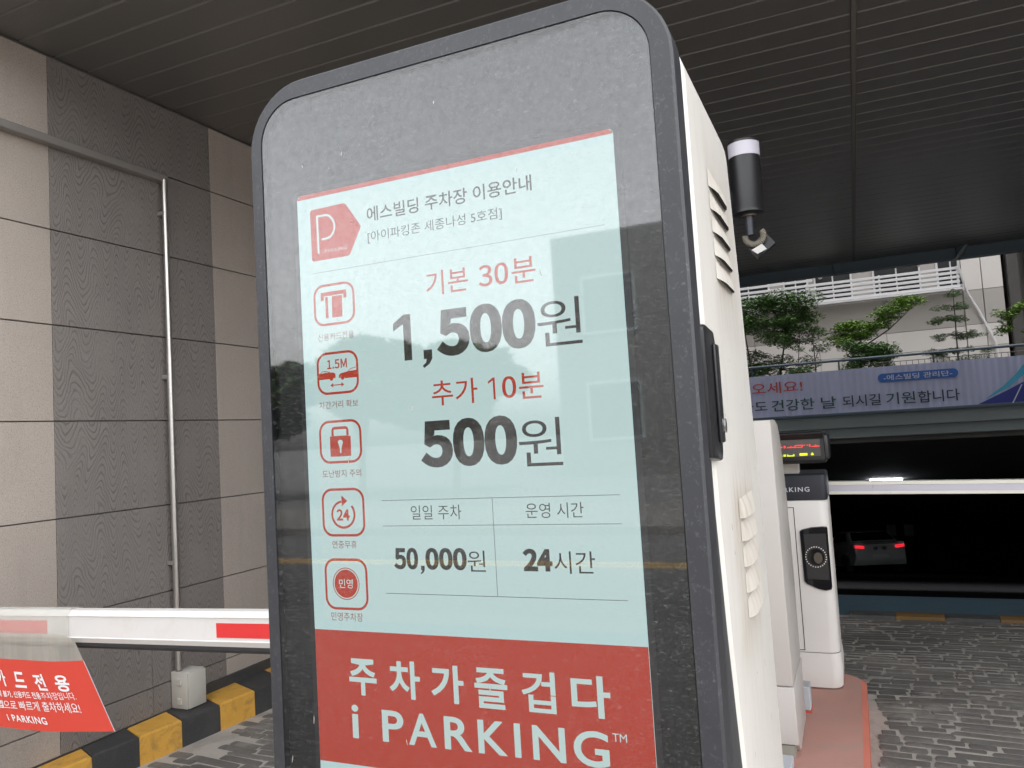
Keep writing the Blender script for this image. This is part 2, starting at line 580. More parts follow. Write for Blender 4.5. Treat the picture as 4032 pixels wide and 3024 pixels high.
def dusty(name, col, rough, dust=0.3, tint=(0.36, 0.36, 0.38)):
    """dark housing with dust flecks and rain spots"""
    m, nt, p = mat_new(name)
    v = tex_coord(nt, (1, 1, 0.75))
    fl = ramp(nt, noise(nt, v, 150, 4, 0.75, 0.8), ((0.56, 0.0), (0.75, 1.0)))
    bl = ramp(nt, noise(nt, v, 9, 5, 0.65), ((0.3, 0.25), (0.7, 1.0)))
    f = math_n(nt, 'MULTIPLY', math_n(nt, 'MULTIPLY', fl, bl), dust)
    f = math_n(nt, 'ADD', f, math_n(nt, 'MULTIPLY', bl, dust * 0.12))
    nt.links.new(mixc(nt, f, col, tint), p.inputs["Base Color"])
    p.inputs["Roughness"].default_value = rough
    return m


M['frame'] = dusty("charcoal kiosk frame", (0.018, 0.019, 0.023), 0.5, 0.26)
M['bezel'] = surf("black screen surround", (0.004, 0.004, 0.0045), 0.4)


def pane_mat():
    """toughened glass in front of the screen: see-through, mirrors the street, carries dust flecks"""
    m = bpy.data.materials.new("dusty glass")
    m.use_nodes = True
    nt = m.node_tree
    nt.nodes.clear()
    out = nt.nodes.new("ShaderNodeOutputMaterial")
    v = tex_coord(nt)
    tr = nt.nodes.new("ShaderNodeBsdfTransparent")
    tr.inputs[0].default_value = (0.97, 0.98, 0.975, 1)
    gl = nt.nodes.new("ShaderNodeBsdfGlossy")
    gl.inputs["Roughness"].default_value = 0.028
    fr = nt.nodes.new("ShaderNodeFresnel")
    fr.inputs[0].default_value = 1.5
    refl = math_n(nt, 'MULTIPLY', fr.outputs[0], 2.15)
    blot = noise(nt, v, 75, 7, 0.78, 0.5)
    refl = math_n(nt, 'MULTIPLY', refl, ramp(nt, blot, ((0.32, 0.74), (0.68, 1.12))))
    m1 = nt.nodes.new("ShaderNodeMixShader")
    nt.links.new(refl, m1.inputs[0])
    nt.links.new(tr.outputs[0], m1.inputs[1])
    nt.links.new(gl.outputs[0], m1.inputs[2])
    df = nt.nodes.new("ShaderNodeBsdfDiffuse")
    df.inputs[0].default_value = (0.52, 0.51, 0.50, 1)
    rot = nt.nodes.new("ShaderNodeMapping")
    rot.inputs["Rotation"].default_value = (0, R(24), 0)
    rot.inputs["Scale"].default_value = (0.55, 1, 1.6)
    nt.links.new(v.outputs[0], rot.inputs[0])
    f1 = ramp(nt, noise(nt, rot, 240, 3, 0.8, 0.6), ((0.555, 0.0), (0.67, 1.0)))
    f2 = ramp(nt, noise(nt, v, 7, 5, 0.65), ((0.3, 0.35), (0.7, 1.0)))
    spk = math_n(nt, 'MULTIPLY', math_n(nt, 'MULTIPLY', f1, f2), 0.15)
    film = math_n(nt, 'ADD', math_n(nt, 'MULTIPLY', f2, 0.002), 0.001)
    d = math_n(nt, 'ADD', spk, film)
    m2 = nt.nodes.new("ShaderNodeMixShader")
    nt.links.new(d, m2.inputs[0])
    nt.links.new(m1.outputs[0], m2.inputs[1])
    nt.links.new(df.outputs[0], m2.inputs[2])
    nt.links.new(m2.outputs[0], out.inputs[0])
    return m


M['pane'] = pane_mat()
SE = 0.075         # screen luminance (before exposure)
M['scr_bg'] = emit("screen pale cyan", (0.72, 0.97, 0.97), SE)
M['scr_card'] = emit("screen pale card", (0.76, 0.985, 0.97), SE)
M['scr_red'] = emit("screen red", (0.66, 0.085, 0.055), SE)
M['scr_dark'] = emit("screen dark ink", (0.075, 0.072, 0.07), SE)
M['scr_grey'] = emit("screen grey line", (0.2, 0.22, 0.22), SE)
M['scr_white'] = emit("screen white", (0.78, 0.98, 0.95), SE)
M['scr_brown'] = emit("screen muted red ink", (0.36, 0.09, 0.075), SE)
M['led_red'] = emit("red light dots", (1.0, 0.05, 0.04), 0.26)
M['led_yellow'] = emit("yellow green light dots", (0.75, 0.9, 0.03), 0.16)
M['tail'] = emit("red tail light", (1.0, 0.03, 0.05), 0.12)
M['lamp'] = emit("white tube light", (0.85, 0.92, 1.0), 5.0)


def vinyl_mat():
    m = bpy.data.materials.new("clear vinyl")
    m.use_nodes = True
    nt = m.node_tree
    nt.nodes.clear()
    out = nt.nodes.new("ShaderNodeOutputMaterial")
    v = tex_coord(nt, world=True)
    rot = nt.nodes.new("ShaderNodeMapping")
    rot.inputs["Rotation"].default_value = (0, R(20), 0)
    rot.inputs["Scale"].default_value = (3.5, 1, 0.6)
    nt.links.new(v.outputs[0], rot.inputs[0])
    tr = nt.nodes.new("ShaderNodeBsdfTransparent")
    tr.inputs[0].default_value = (0.9, 0.9, 0.88, 1)
    df = nt.nodes.new("ShaderNodeBsdfDiffuse")
    df.inputs[0].default_value = (0.60, 0.57, 0.51, 1)
    tl = nt.nodes.new("ShaderNodeBsdfTranslucent")
    tl.inputs[0].default_value = (0.5, 0.48, 0.44, 1)
    ad = nt.nodes.new("ShaderNodeMixShader")
    ad.inputs[0].default_value = 0.35
    nt.links.new(df.outputs[0], ad.inputs[1])
    nt.links.new(tl.outputs[0], ad.inputs[2])
    m1 = nt.nodes.new("ShaderNodeMixShader")
    nt.links.new(ramp(nt, noise(nt, rot, 5, 3, 0.6), ((0.35, 0.58), (0.75, 0.76))), m1.inputs[0])
    nt.links.new(tr.outputs[0], m1.inputs[1])
    nt.links.new(ad.outputs[0], m1.inputs[2])
    gl = nt.nodes.new("ShaderNodeBsdfGlossy")
    gl.inputs["Roughness"].default_value = 0.2
    m2 = nt.nodes.new("ShaderNodeMixShader")
    m2.inputs[0].default_value = 0.05
    nt.links.new(m1.outputs[0], m2.inputs[1])
    nt.links.new(gl.outputs[0], m2.inputs[2])
    nt.links.new(m2.outputs[0], out.inputs[0])
    return m


M['vinyl'] = vinyl_mat()


def kiosk_white():
    """white powder coat with brown run-off stains round the vents"""
    m, nt, p = mat_new("stained white powder coat")
    v = tex_coord(nt, world=True)
    c = mixc(nt, noise(nt, v, 5, 5, 0.6), (0.59, 0.565, 0.525), (0.645, 0.62, 0.58))
    sp = nt.nodes.new("ShaderNodeSeparateXYZ")
    nt.links.new(v.outputs[0], sp.inputs[0])
    st = nt.nodes.new("ShaderNodeMapping")
    st.inputs["Scale"].default_value = (1, 5, 0.7)
    nt.links.new(v.outputs[0], st.inputs[0])
    streak = ramp(nt, noise(nt, st, 9, 6, 0.7), ((0.48, 0.0), (0.72, 1.0)))
    # stain near the two vent fields (own shape, fixed to the panel)
    def near(zc, h):
        a = math_n(nt, 'ABSOLUTE', math_n(nt, 'SUBTRACT', sp.outputs[2], zc))
        return ramp(nt, math_n(nt, 'DIVIDE', a, h), ((0.55, 1.0), (1.0, 0.0)))
    def neary(yc, h):
        a = math_n(nt, 'ABSOLUTE', math_n(nt, 'SUBTRACT', sp.outputs[1], yc))
        return ramp(nt, math_n(nt, 'DIVIDE', a, h), ((0.6, 1.0), (1.0, 0.0)))
    s = math_n(nt, 'ADD', math_n(nt, 'MULTIPLY', near(1.30, 0.2), 0.85), math_n(nt, 'MULTIPLY', near(1.88, 0.2), 0.55))
    s = math_n(nt, 'MULTIPLY', s, neary(1.5, 0.17))
    s = math_n(nt, 'MULTIPLY', s, math_n(nt, 'ADD', math_n(nt, 'MULTIPLY', streak, 0.65), 0.28))
    c = mixc(nt, math_n(nt, 'MULTIPLY', s, 1.0), c, (0.36, 0.28, 0.19))
    c = mixc(nt, math_n(nt, 'MULTIPLY', streak, 0.20), c, (0.36, 0.335, 0.30))
    nt.links.new(c, p.inputs["Base Color"])
    p.inputs["Roughness"].default_value = 0.42
    bump(nt, p, noise(nt, v, 160, 3, 0.6), 0.05, 0.002)
    return m


M['kiosk_white'] = kiosk_white()

# ================================================================== SETTING
# ground with an opening for the ramp
X0, X1 = -3.6, 6.0
SWY = 3.2            # where the added side wall begins
CXR = 6.4           # open side of the canopy
RY0, RY1 = 7.4, 36.0
SL = 0.1734


def quad(bm, pts):
    return bm.faces.new([bm.verts.new(p) for p in pts])


bm = B()
for (a, b, c, d) in ((-400, 400, -400, RY0), (-400, X0, RY0, RY1), (X1, 400, RY0, RY1), (-400, 400, RY1, 400)):
    quad(bm, ((a, c, 0), (b, c, 0), (b, d, 0), (a, d, 0)))
tag(obj("ground", bm, M['asphalt']), kind="structure")

# blue painted apron before the ramp, and the ramp
bm = B()
quad(bm, ((X0, 6.66, 0.004), (X1, 6.66, 0.004), (X1, RY0, 0.004), (X0, RY0, 0.004)))
tag(obj("painted_floor", bm, M['floor_blue']), kind="structure")
bm = B()
zr = lambda y: 0.004 - SL * (y - RY0)
for i in range(12):
    a, b = RY0 + (RY1 - RY0) * i / 12, RY0 + (RY1 - RY0) * (i + 1) / 12
    quad(bm, ((X0, a, zr(a)), (X1, a, zr(a)), (X1, b, zr(b)), (X0, b, zr(b))))
quad(bm, ((X0, RY1, zr(RY1)), (X1, RY1, zr(RY1)), (X1, RY1, 1.0), (X0, RY1, 1.0)))
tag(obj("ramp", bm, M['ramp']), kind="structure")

# garage walls and sloping garage ceiling
for xx, lab, sgn in ((X0, "dark bare concrete wall along the barred side of the descending ramp", -1), (X1, "dark bare concrete wall along the open side of the descending ramp", 1)):
    bm = B()
    prism_x(bm, [(RY0, -0.02), (RY1, zr(RY1) - 0.02), (RY1, 1.0), (13.6, 1.0), (13.6, -0.02)], min(xx, xx + sgn * 0.25), max(xx, xx + sgn * 0.25))
    tag(obj("garage_wall", bm, M['garage_wall']), lab, "wall")
bm = B()
zc = lambda y: zr(y) + 2.42
prism_x(bm, [(13.9, 1.1), (14.3, zc(14.3)), (RY1, zc(RY1)), (RY1, 1.3), (13.9, 1.3)], X0, X1)
tag(obj("garage_ceiling", bm, M['garage_wall']), kind="structure")
# terrace above the garage
bm = B()
box(bm, -12, 12, 13.75, 36, 1.34, 1.5)
tag(obj("terrace", bm, M['terrace']), kind="structure")
bm = B()
box(bm, -8, 8, 14.2, 17.6, 1.504, 1.62)
tag(obj("planting_bed", bm, M['soil']), kind="structure")

# ---------------- stone lane: mortar sheet and cobbles
lane = root("paved_lane", (0, 0, 0), kind="structure")
bm = B()
quad(bm, ((X0, -0.9, 0.004), (X1, -0.9, 0.004), (X1, 6.66, 0.004), (X0, 6.66, 0.004)))
obj("mortar_bed", bm, M['mortar'], lane)
variants = []
for k in range(7):
    bm = B()
    r2 = random.Random(50 + k)
    n = 10
    lo_, hi_ = [], []
    for i in range(n):
        a = 2 * math.pi * i / n
        ca, sa = math.cos(a), math.sin(a)
        e = 0.16
        px = math.copysign(abs(ca) ** e, ca) * 0.5 * (1 + r2.uniform(-0.07, 0.03))
        py = math.copysign(abs(sa) ** e, sa) * 0.5 * (1 + r2.uniform(-0.16, 0.03))
        lo_.append(bm.verts.new((px, py, 0)))
        hi_.append(bm.verts.new((px * 0.965, py * 0.87, 1 + r2.uniform(-0.12, 0.12))))
    for i in range(n):
        bm.faces.new((lo_[i], lo_[(i + 1) % n], hi_[(i + 1) % n], hi_[i]))
    bm.faces.new(hi_)
    me = bpy.data.meshes.new("cobble")
    bm.to_mesh(me)
    bm.free()
    me.materials.append(M['cobble'])
    for p in me.polygons: p.use_smooth = True
    variants.append(me)
stones = []
y = 2.3
row = 0
while y < 6.6:
    d = rnd.uniform(0.048, 0.078)
    for (xa, xb, ya, yb) in ((-0.045, 1.75, 3.0, 4.74), (-1.1, 1.75, 4.74, 6.53), (-3.38, -1.16, 2.3, 4.74), (-3.35, -1.1, 4.74, 6.53)):
        if not (ya <= y <= yb): continue
        x = xa + (rnd.uniform(-0.1, 0.0) if xa < -3 else rnd.uniform(0.0, 0.05) + 0.045 * max(0, math.sin(y * 9.0)))
        while x < xb:
            w = rnd.choice((0.08, 0.11, 0.13, 0.15, 0.2, 0.27, 0.36)) * rnd.uniform(0.9, 1.1)
            cx_, cy_ = x + w / 2, y + d / 2
            x += w
            if cx_ - w / 2 < xa - 0.004 and xa > -3: continue
            if xa < -3 and cx_ - w / 2 < -3.347 - 0.1 * (3.639 - cy_): continue
            wob = 0.016 * math.sin(cx_ * 5.3 + 2.0 * math.sin(cy_ * 2.1)) + 0.010 * math.sin(cx_ * 13.0 + cy_ * 4)
            stones.append((cx_, cy_ + wob, w - rnd.uniform(0.007, 0.014), d - rnd.uniform(0.005, 0.011), rnd.uniform(-0.03, 0.03) + 0.075 * math.cos(cx_ * 5.3 + 2.0 * math.sin(cy_ * 2.1)), rnd.uniform(0.003, 0.0065)))
    y += d


def cam_size(s):
    x_, y_, w_, d_ = s[0], s[1], s[2], s[3]
    dep = math.sqrt(x_ * x_ + y_ * y_ + 1.55 ** 2)
    vis = 1.0 if (x_ > -1 and -0.04 * y_ < x_ < 0.30 * y_) or (x_ < -1 and x_ > -1.45 * y_ and x_ < -0.85 * y_) else 0.05
    return vis * w_ * d_ / dep ** 3


stones.sort(key=cam_size, reverse=True)
for s in stones[:298]:
    o = bpy.data.objects.new("cobble", variants[rnd.randrange(7)])
    C.objects.link(o)
    o.parent = lane
    o.location = (s[0], s[1], 0.0045)
    o.rotation_euler = (0, 0, s[4] + (math.pi if rnd.random() < 0.5 else 0))
    o.scale = (s[2], s[3], s[5])
bm = B()
for s in stones[298:]:
    vm = variants[rnd.randrange(7)]
    mt = Matrix.Translation((s[0], s[1], 0.0045)) @ Matrix.Rotation(s[4], 4, 'Z') @ Matrix.Diagonal((s[2], s[3], s[5], 1))
    vs = [bm.verts.new(mt @ v.co) for v in vm.vertices]
    for p in vm.polygons:
        bm.faces.new([vs[i] for i in p.vertices])
o = obj("far_cobbles", bm, M['cobble'], lane, smooth=True)
o['kind'] = "stuff"

# speed bump across the far end of the lane
sb = root("speed_bump", (0.5, 6.62, 0.004), "low yellow and black striped bump across the stone lane before the ramp", "speed bump")
xs = [-0.16, 0.163, 0.493, 0.84, 1.17, 1.5, 1.83, 2.16]
for i, (a, b) in enumerate(zip(xs, xs[1:])):
    bm = B()
    prism_x(bm, [(6.55, 0.005), (6.565, 0.03), (6.60, 0.042), (6.655, 0.042), (6.69, 0.03), (6.70, 0.005)], a + 0.002, b - 0.002)
    obj("bump_segment", bm, M['bump_yellow'] if i % 2 else M['black_paint'], sb)

# ---------------- granite-clad wall
wall = root("granite_wall", (-3.7, 4.0, 0), "tall grey granite clad wall with light smooth and dark wavy tile columns", "wall")
WY0, WY1 = -1.70, 11.35
bm = B()
box(bm, -3.95, -3.617, WY0 + 0.01, WY1, 0.0, 3.70)
obj("backing", bm, M['grout'], wall)
zj = [0.15, 0.301, 0.793, 1.274, 1.753, 2.233, 2.715, 3.197, 3.612]
yj = [-1.70, -0.62, 0.46, 1.538, 2.606, 3.686, 4.766, 5.845, 6.925, 8.005, 9.085, 10.165, 11.245]
G = 0.0032
for ci, (ya, yb) in enumerate(zip(yj, yj[1:])):
    dark = ci % 2 == 0
    for ri, (za, zb) in enumerate(zip(zj, zj[1:])):
        segs = [(ya, yb)]
        if ri < 2: segs = [(ya, (ya + yb) / 2), ((ya + yb) / 2, yb)]
        for (a, b) in segs:
            bm = B()
            dx = rnd.uniform(-0.0012, 0.0012)
            g = G if ri else 0.003
            gy0 = 0.0015 if a == ya else 0.002
            box(bm, -3.617, -3.600 + dx, a + gy0, b - 0.0015, za + g, zb - g, 0.0015, 1)
            obj("granite_tile", bm, M['granite_dark'] if dark else M['granite_light'], wall)
bm = B()
box(bm, -3.599, -3.580, 3.44, 11.3, 0.15, 0.205)
obj("skirting", bm, M['black_paint'], wall)

# unseen wall added beside the entry lane to cut light from that side
sw = root("added_side_wall", (CXR + 0.3, 5.0, 0), "plain grey rendered wall added to block daylight on the open side of the entry lane", "wall")
bm = B()
box(bm, CXR + 0.11, CXR + 0.35, min(SWY, 11.0), 11.30, 0.0, 4.15)
obj("render", bm, M['wall_grey'], sw)
# unseen block over the canopy and light well walls, added to cut skylight
ub = root("added_building", (1.2, 5.5, 4.2), "unseen tall grey block added over the slatted canopy to shade the light well", "building")
bm = B()
box(bm, -14, CXR, 2.0, 11.30, 4.16, 14.5)
obj("wall", bm, M['facade'], ub)
for fl in range(5):
    for k in range(5):
        xa = -13.2 + k * 3.0
        bm = B()
        box(bm, xa, xa + 2.2, 1.94, 1.998, 5.0 + fl * 3.4, 7.0 + fl * 3.4)
        f_ = obj("window", bm, M['steel_grey'], ub)
        bm = B()
        box(bm, xa + 0.1, xa + 2.1, 1.928, 1.938, 5.1 + fl * 3.4, 6.9 + fl * 3.4)
        obj("pane", bm, M['window_glass'], f_)
for xx, lab in ((-9.3, "tall plain wall added to shade the light well on the granite wall side"), (8.9, "tall plain wall added to shade the light well beyond the dark ribbed tower")):
    bm = B()
    box(bm, xx, xx + 0.3, 11.31, 24.9, 0.0, 14.5)  # unseen wall, added to darken the light well
    tag(obj("added_well_wall", bm, M['wall_grey']), lab, "wall")

# kerb at the foot of the wall
kerb = root("striped_kerb", (-3.5, 4.0, 0), "yellow and black painted kerb at the foot of the granite wall", "kerb")
xf = lambda y: -3.347 - 0.1 * (3.639 - y)
ks = [2.403 + 0.2472 * k for k in range(-4, 17)]
for i, (a, b) in enumerate(zip(ks, ks[1:])):
    bm = B()
    a2, b2 = a + 0.001, b - 0.001
    xa, xb = xf(a2), xf(b2)
    sa, sbk = 0.42 * (xa + 3.598), 0.42 * (xb + 3.598)
    prof = [(xa, a2), (xb, b2), (-3.598, b2 + sbk), (-3.598, a2 + sa)]
    jj = rnd.uniform(-0.0015, 0.0015)
    prism_z(bm, prof, 0.0, 0.15 + jj, 0.012)
    obj("kerb_block", bm, M['yellow'] if i % 2 == 0 else M['black_paint'], kerb)

# ---------------- slatted canopy ceiling
can = root("canopy", (1.2, 5.4, 3.62), "low charcoal slatted metal ceiling over the parking lanes", "canopy")
CZ = 3.62
NFRONT = 2          # slats in front of the first one seen whole
y0 = 2.451 - 0.1862 * NFRONT
slat_me = {}
for (xa, xb) in ((-3.60, 0.149), (0.181, CXR)):
    bm = B()
    w = 0.1862
    prof = [(0.0065, 0.034), (0.0065, 0.011), (0.0155, 0.0), (w - 0.002, 0.0), (w - 0.002, 0.034)]
    a = [bm.verts.new((xa, py, pz)) for py, pz in prof]
    b = [bm.verts.new((xb, py, pz)) for py, pz in prof]
    for i in range(4):
        f = bm.faces.new((a[i], b[i], b[i + 1], a[i + 1]))
        f.material_index = 1 if i == 1 else 0
    bm.faces.new(a)
    bm.faces.new(b[::-1])
    bmesh.ops.recalc_face_normals(bm, faces=bm.faces)
    me = bpy.data.meshes.new("slat")
    bm.to_mesh(me)
    bm.free()
    me.materials.append(M['slat'])
    me.materials.append(M['slat_lip'])
    slat_me[xa] = me
NS = 48 + NFRONT
for xa, me in slat_me.items():
    for k in range(NS):
        o = bpy.data.objects.new("slat", me)
        C.objects.link(o)
        o.parent = can
        o.location = Vector((0, y0 + k * 0.1862, CZ + (0.0015 if rnd.random() < 0.15 else 0))) - Vector(can.location)
yend = y0 + NS * 0.1862
bm = B()
box(bm, -3.95, CXR + 0.1, y0 - 0.02, yend + 0.02, CZ + 0.034, CZ + 0.5)
obj("roof_deck", bm, M['void'], can)
bm = B()
box(bm, 0.151, 0.179, y0, yend, CZ - 0.004, CZ + 0.03, 0.003, 1)
obj("joint_strip", bm, M['strip'], can)
bm = B()
box(bm, -3.95, CXR + 0.1, y0 - 0.08, y0 - 0.022, CZ - 0.02, CZ + 0.55)
obj("fascia", bm, M['steel_grey'], can)

# steel edge beam on the far side of the canopy
bmz0, bmz1 = 1.55 + 1.925, 1.55 + 2.12
eb = root("edge_beam", (0, 11.45, bmz0), "blue grey steel beam along the far edge of the slatted ceiling", "beam")
bm = B()
box(bm, -3.95, 6.5, 11.42, 11.52, bmz0, bmz1, 0.004, 1)
obj("web", bm, M['steel_blue'], eb)
bm = B()
box(bm, -3.95, 6.5, 11.38, 11.419, bmz0 + 0.0, bmz0 + 0.02)
obj("flange", bm, M['steel_blue'], eb)
for xx in (-2.4, -0.05, 1.42, 3.5):
    bm = B()
    box(bm, xx - 0.05, xx + 0.05, 11.376, 11.419, bmz0 + 0.022, bmz1 - 0.005, 0.003, 1)
    obj("stiffener", bm, M['steel_blue'], eb)
bm = B()
obox(bm, (1.34, 11.36, bmz0 - 0.03), (1.52, 11.28, bmz1 + 0.01), 0.03, 0.03)
obj("strut", bm, M['steel_grey'], eb)
# columns that carry the beam (outside the picture)
for xx, lab in ((-3.45, "blue grey steel post by the granite wall under the edge beam"), (5.9, "blue grey steel post on the open side under the edge beam")):
    bm = B()
    box(bm, xx - 0.09, xx + 0.09, 11.40, 11.56, zr(11.5), bmz0)
    tag(obj("steel_post", bm, M['steel_blue']), lab, "post")
for xx, lab in ((CXR, "slim steel post holding up the street corner of the canopy"),):
    bm = B()
    box(bm, xx - 0.08, xx + 0.08, y0 + 0.05, y0 + 0.21, 0, CZ + 0.03)
    tag(obj("steel_post", bm, M['steel_blue']), lab, "post")

# ---------------- entrance lintel with banner
LY = 13.6
lin = root("entrance_beam", (0, LY, 1.2), "grey green steel beam over the dark garage entrance", "beam")
bm = B()
box(bm, -6, 7, LY, LY + 0.25, 1.55 - 0.36, 1.55 - 0.20, 0.006, 1)
obj("lower_web", bm, M['steel_grey'], lin)
bm = B()
box(bm, -6, 7, LY - 0.045, LY + 0.25, 1.55 - 0.198, 1.55 + 0.0, 0.006, 1)
obj("upper_web", bm, M['steel_grey'], lin)
bm = B()
box(bm, -6, 7, LY - 0.08, LY + 0.25, 1.552, 1.55 + 0.045, 0.004, 1)
obj("blue_channel", bm, M['steel_blue'], lin)
bm = B()
n = 260
for i in range(n):
    xa, xb = -6 + 13 * i / n, -6 + 13 * (i + 1) / n
    ya, yb = LY + 0.016 * math.sin(xa * 2 * math.pi / 0.1), LY + 0.016 * math.sin(xb * 2 * math.pi / 0.1)
    quad(bm, ((xa, ya, 1.6), (xb, yb, 1.6), (xb, yb, 2.26), (xa, ya, 2.26)))
obj("corrugated_sheet", bm, M['steel_grey'], lin)

# banner
BY = LY - 0.035
ban = root("banner", (0.4, BY, 1.6), "pale blue lilac printed cloth banner with Korean greeting above the garage entrance", "banner")
bm = B()
bx0, bx1, bz0, bz1 = -3.4, 3.3, 1.60, 2.287
nx, nz = 340, 5
bw = lambda x, z: BY + 0.0045 * math.sin(x * 2 * math.pi / 0.1 + 0.5 * math.sin(x * 3)) + 0.004 * math.sin(x * 9 + z * 4)
g = [[bm.verts.new((bx0 + (bx1 - bx0) * i / nx, bw(bx0 + (bx1 - bx0) * i / nx, bz0 + (bz1 - bz0) * j / nz), bz0 + (bz1 - bz0) * j / nz)) for j in range(nz + 1)] for i in range(nx + 1)]
for i in range(nx):
    for j in range(nz):
        bm.faces.new((g[i][j], g[i + 1][j], g[i + 1][j + 1], g[i][j + 1]))
obj("cloth", bm, M['banner'], ban, smooth=True)
TY = BY - 0.012
k_ = TY / 13.49


def btext(s, x0, z0, x1, z1, mat, bold=0.006):
    text(s, x0 * k_, 1.55 + (z0 - 1.55) * k_, x1 * k_, 1.55 + (z1 - 1.55) * k_, TY, mat, ban, bold)


btext("서오세요!", -1.78, 1.985, -0.732, 2.172, M['banner_red'])
btext("늘도", -1.72, 1.70, -1.30, 1.868, M['banner_ink'])
btext("건강한", -1.231, 1.685, -0.572, 1.872, M['banner_green'])
btext("날", -0.471, 1.683, -0.243, 1.872, M['banner_green'])
btext("되시길", -0.150, 1.686, 0.401, 1.868, M['banner_ink'])
btext("기원", 0.476, 1.682, 0.885, 1.866, M['banner_green'])
btext("합니다", 0.925, 1.680, 1.485, 1.864, M['banner_ink'])
bm = B()
poly_xz(bm, rrect(0.39, 1.50, 2.04, 2.175, 0.066, 8), TY + 0.002)
obj("title_pill", bm, M['banner_blue'], ban)
text("-에스빌딩 관리단-", 0.47, 2.064, 1.42, 2.150, TY - 0.001, M['letter_silver'], ban, 0.012)
bm = B()
poly_xz(bm, [(1.72, 1.603), (2.33, 1.603), (2.33, 1.90), (2.12, 1.79)], TY + 0.001)
poly_xz(bm, [(2.335, 1.603), (3.29, 1.603), (3.29, 2.28), (2.6, 2.1), (2.335, 1.903)], TY + 0.001)
obj("swoosh", bm, M['banner_navy'], ban, label="navy blue swoosh printed at the banner's end")
bm = B()
poly_xz(bm, [(1.80, 1.66), (2.13, 1.83), (2.34, 2.0), (2.56, 2.24), (2.42, 2.24), (2.24, 2.02), (2.07, 1.86)], TY)
obj("swoosh", bm, M['banner_teal'], ban, label="teal swoosh printed at the banner's end")
bm = B()
for p in ((1.31, 1.60), (-1.2, 1.60)):
    pass
obox(bm, (2.16, TY - 0.02, 1.585), (2.30, TY - 0.02, 1.86), 0.02, 0.012)
obj("cord", bm, M['letter_silver'], ban)

# railing above the banner
rl = root("pipe_railing", (0, LY + 0.1, 2.2), "thin blue grey pipe railing running above the printed banner", "railing")
bm = B()
tube(bm, ((-6, LY + 0.1, 2.45), (7, LY + 0.1, 2.45)), 0.022, 8)
obj("top_rail", bm, M['steel_blue'], rl)
for k in range(10):
    xx = -5.6 + k * 1.36
    bm = B()
    tube(bm, ((xx, LY + 0.1, 1.5), (xx, LY + 0.1, 2.44)), 0.014, 6)
    obj("post", bm, M['steel_blue'], rl)
# small wire fence behind it
wf = root("wire_fence", (1.6, LY + 0.45, 1.6), "low dark wire fence behind the banner below the pine", "fence")
bm = B()
for z in (2.30, 2.38): tube(bm, ((0.35, LY + 0.45, z), (3.6, LY + 0.45, z)), 0.006, 4)
for k in range(36): tube(bm, ((0.4 + k * 0.088, LY + 0.45, 1.5), (0.4 + k * 0.088, LY + 0.45, 2.38)), 0.005, 4)
obj("wire_mesh", bm, M['column'], wf)

# ---------------- building beyond the terrace
FY = 19.0
hb = root("office_building", (0, FY + 2, 1.5), "pale grey panelled building with white balcony rails beyond the trees", "building")
bm = B()
box(bm, -9, 3.08, FY + 0.06, FY + 6, 1.5, 14.5)
obj("core", bm, M['wall_grey'], hb)
z_ = lambda r: 1.55 + r
xsp = [-9, -7.6, -6.2, -4.8, -3.4, -2.0, -0.6, 0.8, 2.33]
for a, b in zip(xsp, xsp[1:]):
    bm = B()
    box(bm, a + 0.006, b - 0.006, FY + 0.02, FY + 0.06, z_(1.755), z_(2.52), 0.004, 1)
    obj("wall_panel", bm, M['wall_grey'], hb)
    bm = B()
    box(bm, a + 0.006, b - 0.006, FY + 0.02, FY + 0.06, z_(1.30), z_(1.745), 0.004, 1)
    obj("wall_panel", bm, M['wall_light'], hb)
    bm = B()
    box(bm, a + 0.006, b - 0.006, FY + 0.02, FY + 0.06, 1.51, z_(1.29), 0.004, 1)
    obj("wall_panel", bm, M['wall_light'], hb)
for (a, b) in ((2.34, 2.70), (2.71, 3.08)):
    for (c, d, mm) in ((z_(2.505), z_(3.9), 'wall_light'), (z_(1.77), z_(2.495), 'wall_grey'), (z_(1.30), z_(1.76), 'wall_light'), (1.51, z_(1.29), 'wall_light')):
        bm = B()
        box(bm, a, b - 0.006, FY - 0.02, FY + 0.06, c, d, 0.004, 1)
        obj("wall_panel", bm, M[mm], hb)
# set-back windows behind the rail
wx = -8.8
i = 0
while wx < 2.1:
    ww = (0.95, 0.55, 0.8)[i % 3]
    bm = B()
    box(bm, wx, wx + ww, FY + 0.0, FY + 0.058, z_(2.62), z_(4.3), 0.004, 1)
    fr_ = obj("window", bm, M['white_rail'], hb)
    bm = B()
    box(bm, wx + 0.04, wx + ww / 2 - 0.015, FY - 0.012, FY - 0.002, z_(2.66), z_(4.26))
    obj("pane", bm, M['window_glass'], fr_)
    bm = B()
    box(bm, wx + ww / 2 + 0.015, wx + ww - 0.04, FY - 0.012, FY - 0.002, z_(2.66), z_(4.26))
    obj("pane", bm, M['window_glass'], fr_)
    wx += ww + (0.3, 0.12, 0.42)[i % 3]
    i += 1
# upper storeys
for fl in range(9):
    for k in range(7):
        xa = -8.6 + k * 1.55
        bm = B()
        box(bm, xa, xa + 1.1, FY + 0.0, FY + 0.058, z_(4.75 + fl * 1.6), z_(5.75 + fl * 1.6))
        fr_ = obj("window", bm, M['white_rail'], hb)
        bm = B()
        box(bm, xa + 0.05, xa + 1.05, FY - 0.012, FY - 0.002, z_(4.8 + fl * 1.6), z_(5.7 + fl * 1.6))
        obj("pane", bm, M['window_glass'], fr_)
